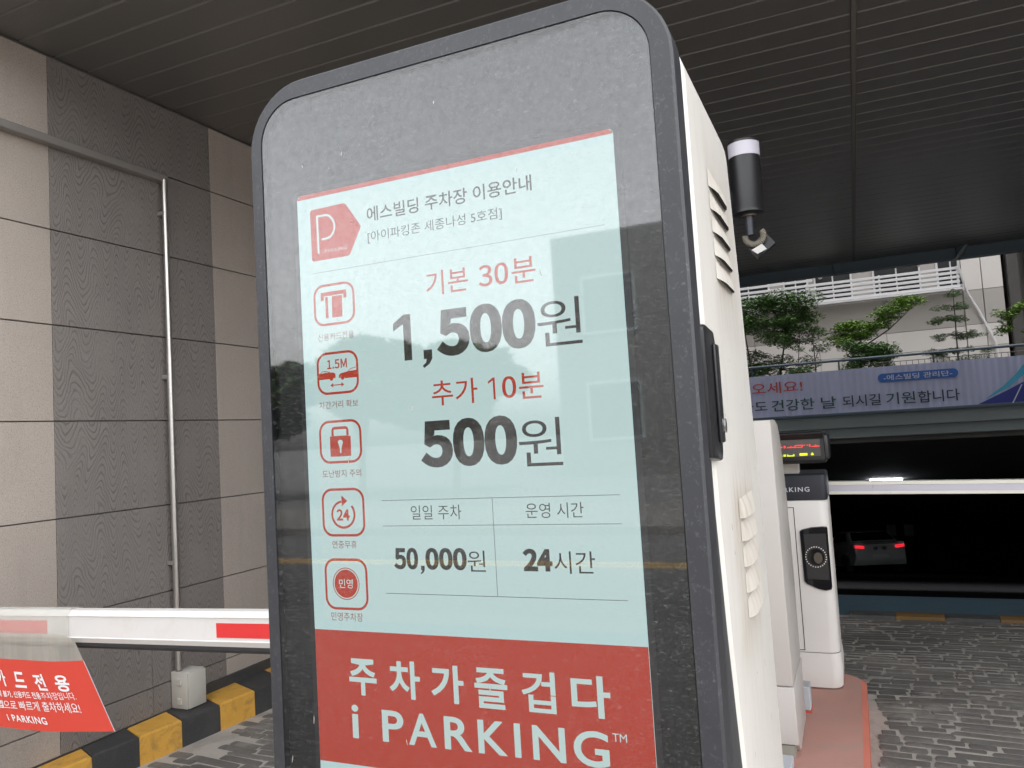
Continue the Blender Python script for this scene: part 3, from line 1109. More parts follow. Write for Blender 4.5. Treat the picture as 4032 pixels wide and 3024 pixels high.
# balcony railing
br = root("balcony_railing", (-1, FY - 0.25, z_(2.5)), "white horizontal balcony railing in front of the dark windows", "railing")
for k in range(5):
    bm = B()
    box(bm, -9, 2.27, FY - 0.27, FY - 0.245, z_(2.565 + k * 0.096), z_(2.565 + k * 0.096 + 0.056), 0.003, 1)
    obj("rail", bm, M['white_rail'], br)
bm = B()
box(bm, -9, 2.30, FY - 0.30, FY - 0.003, z_(2.515), z_(2.552))
obj("ledge", bm, M['white_rail'], br)
for k in range(8):
    xx = 2.24 - k * 1.5
    bm = B()
    box(bm, xx - 0.02, xx + 0.02, FY - 0.243, FY - 0.21, z_(2.553), z_(3.02))
    obj("post", bm, M['white_rail'], br)
for k in range(2):
    bm = B()
    box(bm, -9, -0.62, FY - 0.27, FY - 0.245, z_(3.065 + k * 0.096), z_(3.065 + k * 0.096 + 0.056), 0.003, 1)
    obj("rail", bm, M['white_rail'], br)
for xx, w_ in ((-0.45, "above the slender thin stemmed tree"), (0.42, "above the bright maple"), (1.55, "closest to the white drain hose")):
    bm = B()
    bmesh.ops.create_uvsphere(bm, u_segments=16, v_segments=10, radius=0.055)
    bmesh.ops.translate(bm, vec=(xx, FY - 0.16, z_(3.17)), verts=bm.verts)
    box(bm, xx - 0.012, xx + 0.012, FY - 0.16, FY - 0.013, z_(3.17) + 0.045, z_(3.17) + 0.06)
    tag(obj("globe_lamp", bm, M['white_rail'], base=(xx, FY - 0.16, z_(3.17))), "small white globe lamp before the dark windows, " + w_, "lamp", "globe lamps before the windows")
# white hose down the wall
bm = B()
tube(bm, ((2.27, FY - 0.32, z_(3.3)), (2.26, FY - 0.32, z_(2.98)), (2.40, FY - 0.1, z_(2.45)), (2.58, FY - 0.08, z_(2.05)), (2.70, FY - 0.08, z_(1.72)), (2.83, FY - 0.08, z_(1.35)), (2.88, FY - 0.08, z_(0.6)), (2.88, FY - 0.08, 1.5)), 0.026, 8)
tag(obj("drain_hose", bm, M['white_rail'], smooth=True, base=(2.88, FY - 0.08, 1.5)), "white hose running slantwise down the pale building wall", "hose")
# dark ribbed tower beside it
cl = root("dark_building", (4.6, FY, 1.5), "dark ribbed concrete building side beyond the pale panelled wall", "building")
bm = B()
box(bm, 3.16, 8.8, FY + 0.1, FY + 6, 1.5, 14.5)
obj("wall", bm, M['column'], cl)
for k in range(16):
    bm = B()
    box(bm, 3.17 + k * 0.33, 3.17 + k * 0.33 + 0.2, FY - 0.05 + 0.02 * (k % 2), FY + 0.098, 1.52, 14.4, 0.01, 1)
    obj("rib", bm, M['column'], cl)


# ---------------- trees and shrubs
def leaves(bm, c, rad, n, size, r_, flat=0.6, mode='ball'):
    for _ in range(n):
        while True:
            p = Vector((r_.uniform(-1, 1), r_.uniform(-1, 1), r_.uniform(-1, 1)))
            if p.length < 1: break
        p = Vector(c) + Vector((p.x * rad[0], p.y * rad[1], p.z * rad[2]))
        a, b = r_.uniform(0, 6.28), r_.uniform(-0.9, 0.9)
        u = Vector((math.cos(a), math.sin(a), b * 0.6)).normalized() * size * r_.uniform(0.6, 1.3)
        w = u.cross(Vector((r_.uniform(-.5, .5), r_.uniform(-.5, .5), 1))).normalized() * size * flat * r_.uniform(0.6, 1.2)
        vs = [bm.verts.new(p - u * .5), bm.verts.new(p + w * .5), bm.verts.new(p + u * .5), bm.verts.new(p - w * .5)]
        bm.faces.new(vs)


def tree(name, base, stems, clumps, leafmat, size, per, label, cat, group=None, seed=1, thick=0.02, flat=0.6):
    r_ = random.Random(seed)
    t = root(name, base, label, cat, group)
    bm = B()
    for st in stems:
        k = len(st)
        tube(bm, st, [thick * (1 - 0.7 * i / (k - 1)) for i in range(k)], 7)
    for c in clumps:           # a twig to every clump
        near = min((p for st in stems for p in st), key=lambda q: (Vector(q) - Vector(c[0])).length)
        if (Vector(near) - Vector(c[0])).length > 0.06:
            mid = (Vector(near) + Vector(c[0])) / 2 + Vector((0, 0, 0.04 * thick / 0.02))
            tube(bm, (near, mid, c[0]), [thick * 0.4, thick * 0.28, thick * 0.12], 5)
    obj("trunk", bm, M['bark'], t, smooth=True)
    bm = B()
    for c, rad in clumps:
        vol = (rad[0] * rad[1] * rad[2]) ** (1 / 3)
        leaves(bm, c, rad, int(4.2 * per * (vol / 0.3) ** 2) + 60, size, r_, flat)
    obj("crown", bm, leafmat, t)
    return t


r3 = random.Random(21)
TYy = 15.5
# dense dark shrub next to the kiosk's edge
cls = []
for k in range(84):
    cls.append(((-2.9 + r3.uniform(0, 2.3), TYy + r3.uniform(-0.5, 0.4), 1.55 + r3.uniform(0.7, 2.3)), (r3.uniform(.16, .38), .28, r3.uniform(.10, .2))))
tree("leafy_tree", (-1.7, TYy, 1.62), [[(-1.7, TYy, 1.62), (-1.72, TYy, 2.4), (-1.8, TYy, 3.3)], [(-1.35, TYy, 1.62), (-1.2, TYy + .1, 2.5), (-1.05, TYy, 3.2)], [(-2.2, TYy, 1.62), (-2.4, TYy, 2.6), (-2.5, TYy, 3.3)]],
     cls, M['leaf_dark'], 0.058, 170, "dense dark green leafy tree behind the banner, beside the kiosk edge", "tree", "trees on the terrace", 3, 0.03)
# thin stems with an open crown
cls = []
for k in range(20):
    cls.append(((-0.75 + r3.uniform(-0.3, 0.35), TYy + r3.uniform(-.3, .3), 1.55 + r3.uniform(1.25, 2.05)), (r3.uniform(.1, .24), .2, r3.uniform(.05, .11))))
tree("leafy_tree", (-0.55, TYy, 1.62), [[(-0.6, TYy, 1.62), (-0.58, TYy, 2.6), (-0.6, TYy, 3.4)], [(-0.95, TYy, 1.62), (-0.9, TYy, 2.4), (-0.8, TYy, 3.2)]],
     cls, M['leaf_dark'], 0.052, 90, "slender thin stemmed tree between the dense dark tree and the bright maple", "tree", "trees on the terrace", 4, 0.014)
cls = []
for k in range(46):
    f = r3.random()
    cls.append(((-0.25 + 1.45 * f, TYy + r3.uniform(-.35, .3), 1.55 + 1.42 + 0.62 * f * f + r3.uniform(-.13, .22)), (r3.uniform(.13, .27), .22, r3.uniform(.045, .10))))
for k in range(6):
    cls.append(((0.45 + r3.uniform(-.1, .35), TYy, 1.55 + r3.uniform(1.0, 1.4)), (.12, .15, .10)))
tree("maple_tree", (-0.15, TYy, 1.62), [[(-0.2, TYy, 1.62), (-0.02, TYy, 2.5), (0.3, TYy, 3.0), (0.8, TYy, 3.45)], [(-0.12, TYy, 1.62), (0.15, TYy + .1, 2.6), (0.25, TYy, 3.1)], [(0.2, TYy, 2.75), (0.7, TYy, 3.05), (1.15, TYy, 3.45)]],
     cls, M['leaf_bright'], 0.054, 130, "bright green maple with leaning thin stems in the middle of the planting", "tree", "trees on the terrace", 5, 0.016)
# low dark shrubs
cls = [((0.15 + r3.uniform(-.25, .6), TYy - .5 + r3.uniform(-.2, .2), 1.55 + r3.uniform(.6, 1.25)), (r3.uniform(.12, .26), .2, r3.uniform(.08, .16))) for k in range(30)]
tree("low_shrub", (0.3, TYy - .5, 1.62), [[(0.3, TYy - .5, 1.62), (0.3, TYy - .5, 2.5)], [(0.5, TYy - .5, 1.62), (0.6, TYy - .5, 2.4)]], cls, M['leaf_dark'], 0.05, 150, "low dark shrub under the bright maple just above the banner", "shrub", None, 6, 0.015)
# pine in layered tufts
cls = []
for lv, (zz, wd, nn) in enumerate(((1.0, .5, 12), (1.28, .46, 11), (1.55, .42, 10), (1.78, .26, 6), (1.98, .10, 3))):
    for k in range(nn):
        cls.append(((1.74 + r3.uniform(-wd, wd), TYy + r3.uniform(-.3, .3), 1.55 + zz + r3.uniform(-.045, .05)), (r3.uniform(.07, .15), .12, r3.uniform(.035, .06))))
cls += [((1.74 + r3.uniform(-.45, .4), TYy + r3.uniform(-.2, .2), 1.55 + r3.uniform(.45, .95)), (.17, .2, .1)) for k in range(16)]
tree("pine_tree", (1.74, TYy, 1.62), [[(1.72, TYy, 1.62), (1.73, TYy, 2.0), (1.73, TYy, 2.3), (1.74, TYy, 2.55), (1.74, TYy, 2.83), (1.75, TYy, 3.1), (1.75, TYy, 3.33), (1.76, TYy, 3.65)]], cls, M['needle'], 0.075, 190, "small pine tree with layered tufts before the pale wall", "tree", "trees on the terrace", 8, 0.02, 0.2)
cls = [((2.75 + r3.uniform(-.42, .4), TYy + r3.uniform(-.2, .2), 1.55 + r3.uniform(1.0, 1.75)), (r3.uniform(.08, .2), .15, r3.uniform(.04, .09))) for k in range(20)]
tree("leafy_tree", (3.0, TYy, 1.62), [[(3.0, TYy, 1.62), (2.95, TYy, 2.6), (2.75, TYy, 3.2)]], cls, M['leaf_bright'], 0.056, 90, "light green leafy tree in front of the dark ribbed building", "tree", "trees on the terrace", 9, 0.02)

# ---------------- street behind the camera (seen in the glass)
bm = B()
quad(bm, ((-14, -4.0, 0.004), (14, -4.0, 0.004), (14, -0.9, 0.004), (-14, -0.9, 0.004)))
tag(obj("added_forecourt", bm, M['added_forecourt']), kind="structure")  # paving added to bounce daylight up under the canopy
bm = B()
quad(bm, ((-60, -9.0, 0.004), (60, -9.0, 0.004), (60, -4.0, 0.004), (-60, -4.0, 0.004)))
tag(obj("road", bm, M['asphalt']), kind="structure")
bm = B()
for yy in (-6.45, -6.65): quad(bm, ((-60, yy, 0.008), (60, yy, 0.008), (60, yy + 0.11, 0.008), (-60, yy + 0.11, 0.008)))
tag(obj("road_marking", bm, M['road_yellow']), kind="structure")
bm = B()
box(bm, -60, 60, -12.5, -9.0, 0.0, 0.13, 0.01, 1)
tag(obj("pavement", bm, M['added_forecourt']), kind="structure")
sb_ = root("street_building", (4, -24, 0), "grey flat roofed building across the street", "building")
bm = B()
box(bm, -9.2, 22, -30, -23.0, 0, 8.3)
obj("wall", bm, M['facade'], sb_)
for fl in range(2):
    for k in range(10):
        xa = -8.2 + k * 3.0
        bm = B()
        box(bm, xa, xa + 1.9, -22.998, -22.93, 1.2 + fl * 3.6, 3.2 + fl * 3.6)
        f_ = obj("window", bm, M['steel_grey'], sb_)
        bm = B()
        box(bm, xa + 0.1, xa + 1.8, -22.928, -22.92, 1.3 + fl * 3.6, 3.1 + fl * 3.6)
        obj("pane", bm, M['window_glass'], f_)
r4 = random.Random(5)
for i, (tx, ty, th) in enumerate(((-20.5, -17, 5.6), (-16.6, -16.0, 5.1), (-13.2, -16.8, 5.7), (-9.8, -16.2, 4.9), (-25, -18, 5.4))):
    cls = []
    for k in range(26):
        a = r4.uniform(0, 6.28)
        rr = r4.uniform(0, 1.9)
        cls.append(((tx + rr * math.cos(a), ty + rr * math.sin(a), th * 0.62 + r4.uniform(-1.2, 1.0) * (1.0 - rr / 3.2)), (r4.uniform(.5, .9), r4.uniform(.5, .9), r4.uniform(.35, .6))))
    tree("street_tree", (tx, ty, 0), [[(tx, ty, 0), (tx + .1, ty, 1.6), (tx, ty, th * 0.7)], [(tx + .1, ty, 1.6), (tx + .8, ty + .3, th * 0.6)], [(tx + .1, ty, 1.6), (tx - .8, ty - .2, th * 0.62)]], cls, M['leaf_street'], 0.42, 24,
         "round crowned street tree across the road, " + ("second in the row", "in the middle of the row", "tallest of the row", "lowest, beside the flat roofed building", "at the far end of the row")[i], "tree", "trees across the road", 30 + i, 0.12)

# ================================================================== THINGS
# ---------------- price kiosk
KY = 1.10
KR = -0.200
kio = root("parking_kiosk", (-0.59, 1.45, 0.15), "tall white parking price totem with a charcoal framed screen and vented side", "kiosk")


def body_loop(inset):
    return rrect(-0.974 + inset, KR - inset, 0.15, 2.205 - inset, 0.112 - inset * 0.6, 10, (0, 0, 1, 1))


def interp(tab, z):
    for (z0, v0), (z1, v1) in zip(tab, tab[1:]):
        if z <= z1: return v0 + (v1 - v0) * max(0, (z - z0)) / (z1 - z0)
    return tab[-1][1]


FR = [(0.15, 1.36), (0.60, 1.33), (0.99, 1.298), (1.22, 1.250), (1.41, 1.224), (1.85, 1.210), (2.21, 1.205)]
BK = [(0.15, 1.86), (0.78, 1.833), (1.455, 1.795), (1.86, 1.727), (2.16, 1.657), (2.21, 1.640)]
loop = body_loop(0)
zs_extra = [0.5, 0.8, 0.99, 1.22, 1.41, 1.65, 1.85]
# insert side vertices so that the curved edges follow
L2 = []
for i, p in enumerate(loop):
    L2.append(p)
    q = loop[(i + 1) % len(loop)]
    if abs(p[0] - q[0]) < 1e-6 and abs(p[1] - q[1]) > 0.5:
        zz = sorted(zs_extra, reverse=p[1] > q[1])
        L2 += [(p[0], z) for z in zz if min(p[1], q[1]) < z < max(p[1], q[1])]
bm = B()
e = 0.006
rings = []
cxm, czm = -0.587, 1.2
for dy, ins in ((0, e), (e, 0)):
    rings.append([bm.verts.new((x + (ins if x < cxm else -ins), interp(FR, z) + dy, z - (ins if z > 2.1 else 0))) for x, z in L2])
for dy, ins in ((-0.03, 0), (-0.012, 0.008), (0, 0.026)):
    rings.append([bm.verts.new((x + (ins if x < cxm else -ins), interp(BK, z) + dy, z - (ins if z > 2.1 else 0))) for x, z in L2])
n = len(L2)
for a, b in zip(rings, rings[1:]):
    for k in range(n):
        bm.faces.new((a[k], a[(k + 1) % n], b[(k + 1) % n], b[k]))
bm.faces.new(rings[0][::-1])
bm.faces.new(rings[-1])
bmesh.ops.recalc_face_normals(bm, faces=bm.faces)
obj("body", bm, M['kiosk_white'], kio, smooth=True)
# rubber side trim between frame and body
bm = B()
lp = rrect(-0.968, KR - 0.006, 0.15, 2.198, 0.108, 10, (0, 0, 1, 1))
a = [bm.verts.new((x, 1.150, z)) for x, z in lp]
b = [bm.verts.new((x, 1.41, z)) for x, z in lp]
for k in range(len(lp)):
    bm.faces.new((a[k], a[(k + 1) % len(lp)], b[(k + 1) % len(lp)], b[k]))
bm.faces.new(a[::-1]); bm.faces.new(b)
bmesh.ops.recalc_face_normals(bm, faces=bm.faces)
obj("side_trim", bm, M['rubber'], kio, smooth=True)
# charcoal face frame
bm = B()
outer = rrect(-0.977, -0.196, 0.15, 2.209, 0.118, 10, (0, 0, 1, 1))
outer2 = rrect(-0.973, -0.200, 0.15, 2.205, 0.114, 10, (0, 0, 1, 1))
inner = rrect(-0.9505, -0.2285, 0.22, 2.1765, 0.076, 10, (0, 0, 1, 1))
L = [(outer, 1.155), (outer, KY + 0.004), (outer2, KY), (inner, KY), (inner, KY + 0.03)]
rs = [[bm.verts.new((x, yy, z)) for x, z in lp_] for lp_, yy in L]
n = len(outer)
for a, b in zip(rs, rs[1:]):
    for k in range(n):
        bm.faces.new((a[k], a[(k + 1) % n], b[(k + 1) % n], b[k]))
bmesh.ops.recalc_face_normals(bm, faces=bm.faces)
obj("face_frame", bm, M['frame'], kio, smooth=True)
# black surround behind the glass
bm = B()
poly_xz(bm, rrect(-0.955, -0.224, 0.21, 2.181, 0.08, 10, (0, 0, 1, 1)), KY + 0.0145)
obj("screen_surround", bm, M['bezel'], kio)
# pane of glass, a hair inside the frame
bm = B()
gp = rrect(-0.9487, -0.2303, 0.222, 2.1747, 0.0745, 10, (0, 0, 1, 1))
poly_xz(bm, gp, KY + 0.0015)
obj("glass_pane", bm, M['pane'], kio)
# small pale chips and runs on the glass
bm = B()
r5 = random.Random(11)
for (x, z, l) in ((-0.86, 2.045, .010), (-0.775, 2.05, .013), (-0.846, 1.70, .0), (-0.79, 1.52, .018), (-0.795, 1.5, .03), (-0.66, 1.60, .015), (-0.545, 1.155, .02), (-0.70, 1.063, .014), (-0.885, 1.08, .022),
                  (-0.92, 1.13, .016), (-0.935, 1.01, .02), (-0.915, 0.98, .012), (-0.60, 1.28, .01), (-0.63, 1.27, .013), (-0.42, 1.79, .016), (-0.345, 1.955, .008), (-0.26, 1.62, .01), (-0.25, 1.25, .009), (-0.76, 1.93, .006), (-0.59, 2.10, .008), (-0.45, 1.96, .007)):
    if l == 0: continue
    w = 0.0008
    l *= 0.7
    if r5.random() < 0.3: continue
    t = r5.uniform(-0.002, 0.002)
    poly_xz(bm, [(x - w * .5, z), (x + w * .5, z), (x + t + w, z + l * .6), (x + t, z + l), (x + t - w, z + l * .6)], KY + 0.0008)
o = obj("scratches", bm, surf("pale chips", (0.34, 0.32, 0.29), 0.6), kio)
o['kind'] = "stuff"
# screen
SY = KY + 0.012
sx0, sx1, sz0, sz1 = -0.8835, -0.2955, 0.915, 1.9995
bm = B()
poly_xz(bm, rrect(sx0, sx1, sz0, sz1, 0.008, 5), SY)
scr = obj("screen", bm, M['scr_bg'], kio)
bm = B()
poly_xz(bm, rrect(sx0 - 0.010, sx1 + 0.010, sz0 - 0.01, sz1 + 0.01, 0.012, 5), SY + 0.0012)
obj("screen_bezel", bm, surf("screen edge", (0.022, 0.021, 0.023), 0.5), kio)
# top red line and pale card
Y1, Y2, Y3 = SY - 0.0006, SY - 0.0012, SY - 0.0018
bm = B()
poly_xz(bm, [(sx0 + 0.001, 1.9915), (sx1 - 0.001, 1.9915), (sx1 - 0.001, 1.9945), (sx1 - 0.007, 1.9993), (sx0 + 0.007, 1.9993), (sx0 + 0.001, 1.9945)], Y1)
obj("red_bar", bm, M['scr_red'], scr)
bm = B()
poly_xz(bm, rrect(-0.862, sx1 - 0.0015, 1.255, 1.979, 0.008, 5), Y1)
obj("card", bm, M['scr_card'], scr)
bm = B()
poly_xz(bm, [(sx0 + 0.0005, 1.0158), (sx1 - 0.0005, 1.0158), (sx1 - 0.0005, 1.2367), (sx0 + 0.0005, 1.2367)], Y1)
obj("red_band", bm, M['scr_red'], scr)
# rule lines
bm = B()
for (xa, xb, z, w) in ((-0.8533, -0.3176, 1.8558, .0008), (-0.734, -0.3223, 1.4545, .0010), (-0.734, -0.322, 1.4123, .0010), (-0.734, -0.321, 1.3017, .0010)):
    poly_xz(bm, [(xa, z - w / 2), (xb, z - w / 2), (xb, z + w / 2), (xa, z + w / 2)], Y2)
poly_xz(bm, [(-0.5298, 1.3022), (-0.5288, 1.3022), (-0.5288, 1.4540), (-0.5298, 1.4540)], Y2)
obj("rule_lines", bm, M['scr_grey'], scr)
for s, x0_, z0_, x1_, z1_, mt, bd in (
    ("에스빌딩 주차장 이용안내", -.7363, 1.9290, -.4304, 1.9548, 'scr_dark', .012),
    ("[아이파킹존 세종나성 5호점]", -.7367, 1.8915, -.4839, 1.9125, 'scr_dark', .0),
    ("기본", -.6275, 1.7865, -.5500, 1.8265, 'scr_red', .003), ("30", -.5312, 1.7890, -.4790, 1.8235, 'scr_red', .0045), ("분", -.4732, 1.7865, -.4326, 1.8265, 'scr_red', .003),
    ("500", -.6133, 1.6840, -.4380, 1.7620, 'scr_dark', .017),
    ("원", -.4354, 1.6827, -.3638, 1.7546, 'scr_dark', -.004),
    ("추가", -.6272, 1.6054, -.5442, 1.6458, 'scr_red', .003), ("0", -.5010, 1.6085, -.4770, 1.6430, 'scr_red', .0045), ("분", -.4720, 1.6054, -.4312, 1.6458, 'scr_red', .003),
    ("500", -.6538, 1.5055, -.4805, 1.5827, 'scr_dark', .017),
    ("원", -.4782, 1.5011, -.4070, 1.5743, 'scr_dark', -.004),
    ("신용카드전용", -.8500, 1.7342, -.7739, 1.7468, 'scr_brown', .0),
    ("차간거리 확보", -.8530, 1.6155, -.7716, 1.6281, 'scr_brown', .0),
    ("도난방지 주의", -.8524, 1.4962, -.7722, 1.5090, 'scr_brown', .0),
    ("연중무휴", -.8382, 1.3752, -.7877, 1.3882, 'scr_brown', .0),
    ("민영주차장", -.8466, 1.2530, -.7819, 1.2672, 'scr_brown', .0),
    ("일일 주차", -.6783, 1.4220, -.5848, 1.4450, 'scr_dark', -.002),
    ("운영 시간", -.4735, 1.4220, -.3796, 1.4450, 'scr_dark', -.002),
    ("50", -.7153, 1.3412, -.6690, 1.3765, 'scr_dark', .015), ("000", -.6553, 1.3412, -.5800, 1.3765, 'scr_dark', .015),
    ("원", -.5785, 1.3396, -.5471, 1.3724, 'scr_dark', -.003),
    ("24", -.4831, 1.3416, -.4345, 1.3758, 'scr_dark', .018),
    ("시간", -.4319, 1.3388, -.3670, 1.3722, 'scr_dark', .0),
    ("주", -.8152, 1.1313, -.7605, 1.1915, 'scr_white', .026), ("차", -.7357, 1.1320, -.6772, 1.1930, 'scr_white', .026),
    ("가", -.6571, 1.1317, -.5977, 1.1912, 'scr_white', .026), ("즐", -.5786, 1.1295, -.5219, 1.1913, 'scr_white', .022),
    ("겁", -.4984, 1.1303, -.4426, 1.1915, 'scr_white', .015), ("다", -.4177, 1.1301, -.3572, 1.1909, 'scr_white', .026),
    ("TM", -.3582, 1.0992, -.3364, 1.1110, 'scr_white', .0),
    ("1.5M", -.8325, 1.6838, -.7912, 1.6998, 'scr_red', .007), ("24", -.8266, 1.4222, -.7994, 1.4416, 'scr_red', .012)):
    text(s, x0_, z0_, x1_, z1_, Y2, M[mt], scr, bd)
for s, x0_, x1_ in (("i", -.8135, -.8000), ("P", -.7536, -.7123), ("A", -.7035, -.6518), ("R", -.6371, -.5879), ("K", -.5771, -.5271), ("I", -.5150, -.5045), ("N", -.4847, -.4319), ("G", -.4192, -.3642)):
    zt = 1.1150 if s == "i" else 1.1112
    text(s, x0_, 1.0600 - (0.0008 if s == "G" else 0), x1_, zt, Y2, M['scr_white'], scr, .018)
# straight-stemmed figure one and the commas


def one(x0, x1, z0, z1, t, f, mat):
    """figure 1: stem of relative width t, flag of relative thickness f"""
    bm = B()
    w, h = x1 - x0, z1 - z0
    poly_xz(bm, [(x1, z0), (x1, z1), (x1 - t * w * 0.92, z1), (x0, z1 - 0.17 * h), (x0, z1 - (0.17 + f) * h), (x1 - t * w, z1 - (0.03 + f) * h), (x1 - t * w, z0)], Y2)
    obj("lettering", bm, mat, scr)


def comma(x0, x1, z0, z1, mat):
    bm = B()
    w, h = x1 - x0, z1 - z0
    poly_xz(bm, [(x0 + .15 * w, z1), (x1, z1), (x1, z1 - .50 * h), (x0 + .72 * w, z1 - .78 * h), (x0 + .15 * w, z0), (x0, z0 + .14 * h), (x0 + .36 * w, z1 - .70 * h), (x0 + .42 * w, z1 - .5 * h), (x0 + .15 * w, z1 - .5 * h)], Y2)
    obj("lettering", bm, mat, scr)


one(-.6950, -.6607, 1.6845, 1.7615, 0.43, 0.17, M['scr_dark'])
one(-.5250, -.5130, 1.6085, 1.6430, 0.30, 0.10, M['scr_red'])
comma(-.6415, -.6228, 1.6690, 1.6985, M['scr_dark'])
comma(-.6655, -.6575, 1.3340, 1.3475, M['scr_dark'])
# logo tag
bm = B()
lg = [(-0.852, 1.970), (-0.783, 1.9708), (-0.7785, 1.968), (-0.7510, 1.9275), (-0.7500, 1.9240), (-0.7512, 1.9205), (-0.7740, 1.8795), (-0.7785, 1.8770), (-0.852, 1.8772), (-0.8552, 1.881), (-0.8552, 1.966)]
poly_xz(bm, lg, Y2)
obj("logo", bm, M['scr_red'], scr)
bm = B()
stroke_xz(bm, [(-0.8398, 1.8892), (-0.8402, 1.9583)], .0042, Y3)
stroke_xz(bm, [(-0.8381, 1.9563), (-0.8215, 1.9562), (-0.8140, 1.9535), (-0.8090, 1.9478), (-0.8050, 1.9410), (-0.8037, 1.9347), (-0.8045, 1.9275), (-0.8080, 1.9210), (-0.8130, 1.9165), (-0.8185, 1.9146), (-0.8320, 1.9138)], .0040, Y3)
obj("logo_mark", bm, M['scr_white'], scr)
text("i PARKING", -.8330, 1.8890, -.7801, 1.8950, Y3, M['scr_white'], scr, .0, 1.25)


# the five red icons
def icon_frame(bm, x0, z0, x1, z1):
    w = 0.0043
    ring_xz(bm, rrect(x0, x1, z0, z1, 0.021, 7), rrect(x0 + w, x1 - w, z0 + w, z1 - w, 0.0165, 7), Y2)


def disc(bm, cx_, cz_, rx, rz, y, n=28):
    poly_xz(bm, [(cx_ + rx * math.cos(2 * math.pi * k / n), cz_ + rz * math.sin(2 * math.pi * k / n)) for k in range(n)], y)


bm = B()                                   # card in a slot
icon_frame(bm, -.8556, 1.7600, -.7690, 1.8335)
for q in (((-.8399, 1.8125), (-.7857, 1.8125), (-.7857, 1.8195), (-.8399, 1.8195)), ((-.8399, 1.8052), (-.8335, 1.8052), (-.8335, 1.8123), (-.8399, 1.8123)), ((-.7920, 1.8052), (-.7857, 1.8052), (-.7857, 1.8123), (-.7920, 1.8123)),
          ((-.8305, 1.7732), (-.8250, 1.7732), (-.8250, 1.8108), (-.8305, 1.8108)), ((-.8172, 1.7732), (-.7958, 1.7732), (-.7950, 1.8108), (-.8164, 1.8108))):
    poly_xz(bm, q, Y2)
obj("icon", bm, M['scr_red'], scr)
bm = B()                                   # two cars keeping their distance
icon_frame(bm, -.8550, 1.6393, -.7680, 1.7135)
poly_xz(bm, [(-.8505, 1.6665), (-.8290, 1.6665), (-.8270, 1.6710), (-.8225, 1.6710), (-.8200, 1.6672), (-.8160, 1.6680), (-.8158, 1.6745), (-.8190, 1.6770), (-.8280, 1.6785), (-.8505, 1.6770)], Y2)
stroke_xz(bm, [(-.8490, 1.6765), (-.8440, 1.6802), (-.8370, 1.6808), (-.8310, 1.6795), (-.8260, 1.6770)], .0011, Y2)
stroke_xz(bm, [(-.8375, 1.6770), (-.8378, 1.6808)], .0010, Y2)
disc(bm, -.8248, 1.6678, .0041, .0043, Y2, 18)
poly_xz(bm, [(-.8095, 1.6675), (-.8060, 1.6668), (-.8045, 1.6710), (-.7990, 1.6710), (-.7960, 1.6655), (-.7722, 1.6655), (-.7722, 1.6780), (-.7880, 1.6772), (-.8040, 1.6750), (-.8085, 1.6720)], Y2)
stroke_xz(bm, [(-.7905, 1.6765), (-.7840, 1.6812), (-.7725, 1.6830)], .0011, Y2)
disc(bm, -.8012, 1.6676, .0041, .0043, Y2, 18)
poly_xz(bm, [(-.8225, 1.6545), (-.8040, 1.6545), (-.8040, 1.6562), (-.8225, 1.6562)], Y2)
poly_xz(bm, [(-.8275, 1.6553), (-.8215, 1.6515), (-.8215, 1.6592)], Y2)
poly_xz(bm, [(-.7985, 1.6553), (-.8045, 1.6515), (-.8045, 1.6592)], Y2)
obj("icon", bm, M['scr_red'], scr)
bm = B()                                   # padlock
icon_frame(bm, -.8560, 1.5200, -.7680, 1.5945)
kh = [(-.8135, 1.5380), (-.8120, 1.5372), (-.8105, 1.5380), (-.8105, 1.5510), (-.8078, 1.5530), (-.8068, 1.5560), (-.8080, 1.5592), (-.8120, 1.5605), (-.8160, 1.5592), (-.8172, 1.5560), (-.8162, 1.5530), (-.8135, 1.5510)]
bod = [(-.8335, 1.5320), (-.8120, 1.5316), (-.7910, 1.5320), (-.7905, 1.5430), (-.7903, 1.5560), (-.7904, 1.5660), (-.8000, 1.5672), (-.8120, 1.5673), (-.8240, 1.5672), (-.8333, 1.5668), (-.8335, 1.5560), (-.8336, 1.5430)]
ki = [(-.8135, 1.5380), (-.8120, 1.5372), (-.8105, 1.5380), (-.8105, 1.5445), (-.8078, 1.5530), (-.8068, 1.5560), (-.8080, 1.5592), (-.8120, 1.5605), (-.8160, 1.5592), (-.8172, 1.5560), (-.8162, 1.5530), (-.8135, 1.5445)]
ring_xz(bm, bod, ki, Y2)
stroke_xz(bm, [(-.8275, 1.5672), (-.8275, 1.5770), (-.8262, 1.5798), (-.8235, 1.5808), (-.8005, 1.5808), (-.7978, 1.5798), (-.7965, 1.5770), (-.7965, 1.5672)], .0048, Y2)
obj("icon", bm, M['scr_red'], scr)
bm = B()                                   # round arrow
icon_frame(bm, -.8565, 1.3950, -.7685, 1.4775)
pts = []
for k in range(31):
    a = R(98 + (400 - 98) * k / 30)
    pts.append((-.8126 + .0230 * math.cos(a), 1.4325 + .0222 * math.sin(a)))
stroke_xz(bm, pts, .0040, Y2)
poly_xz(bm, [(-.8150, 1.4462), (-.8030, 1.4556), (-.8150, 1.4650)], Y2 - .0001)
obj("icon", bm, M['scr_red'], scr)
bm = B()                                   # round seal
icon_frame(bm, -.8568, 1.2715, -.7690, 1.3582)
disc(bm, -.8132, 1.3155, .0238, .0238, Y2, 32)
nn = 32
ring_xz(bm, [(-.8132 + .0274 * math.cos(2 * math.pi * k / nn), 1.3155 + .0272 * math.sin(2 * math.pi * k / nn)) for k in range(nn)], [(-.8132 + .0258 * math.cos(2 * math.pi * k / nn), 1.3155 + .0256 * math.sin(2 * math.pi * k / nn)) for k in range(nn)], Y2)
obj("icon", bm, M['scr_red'], scr)
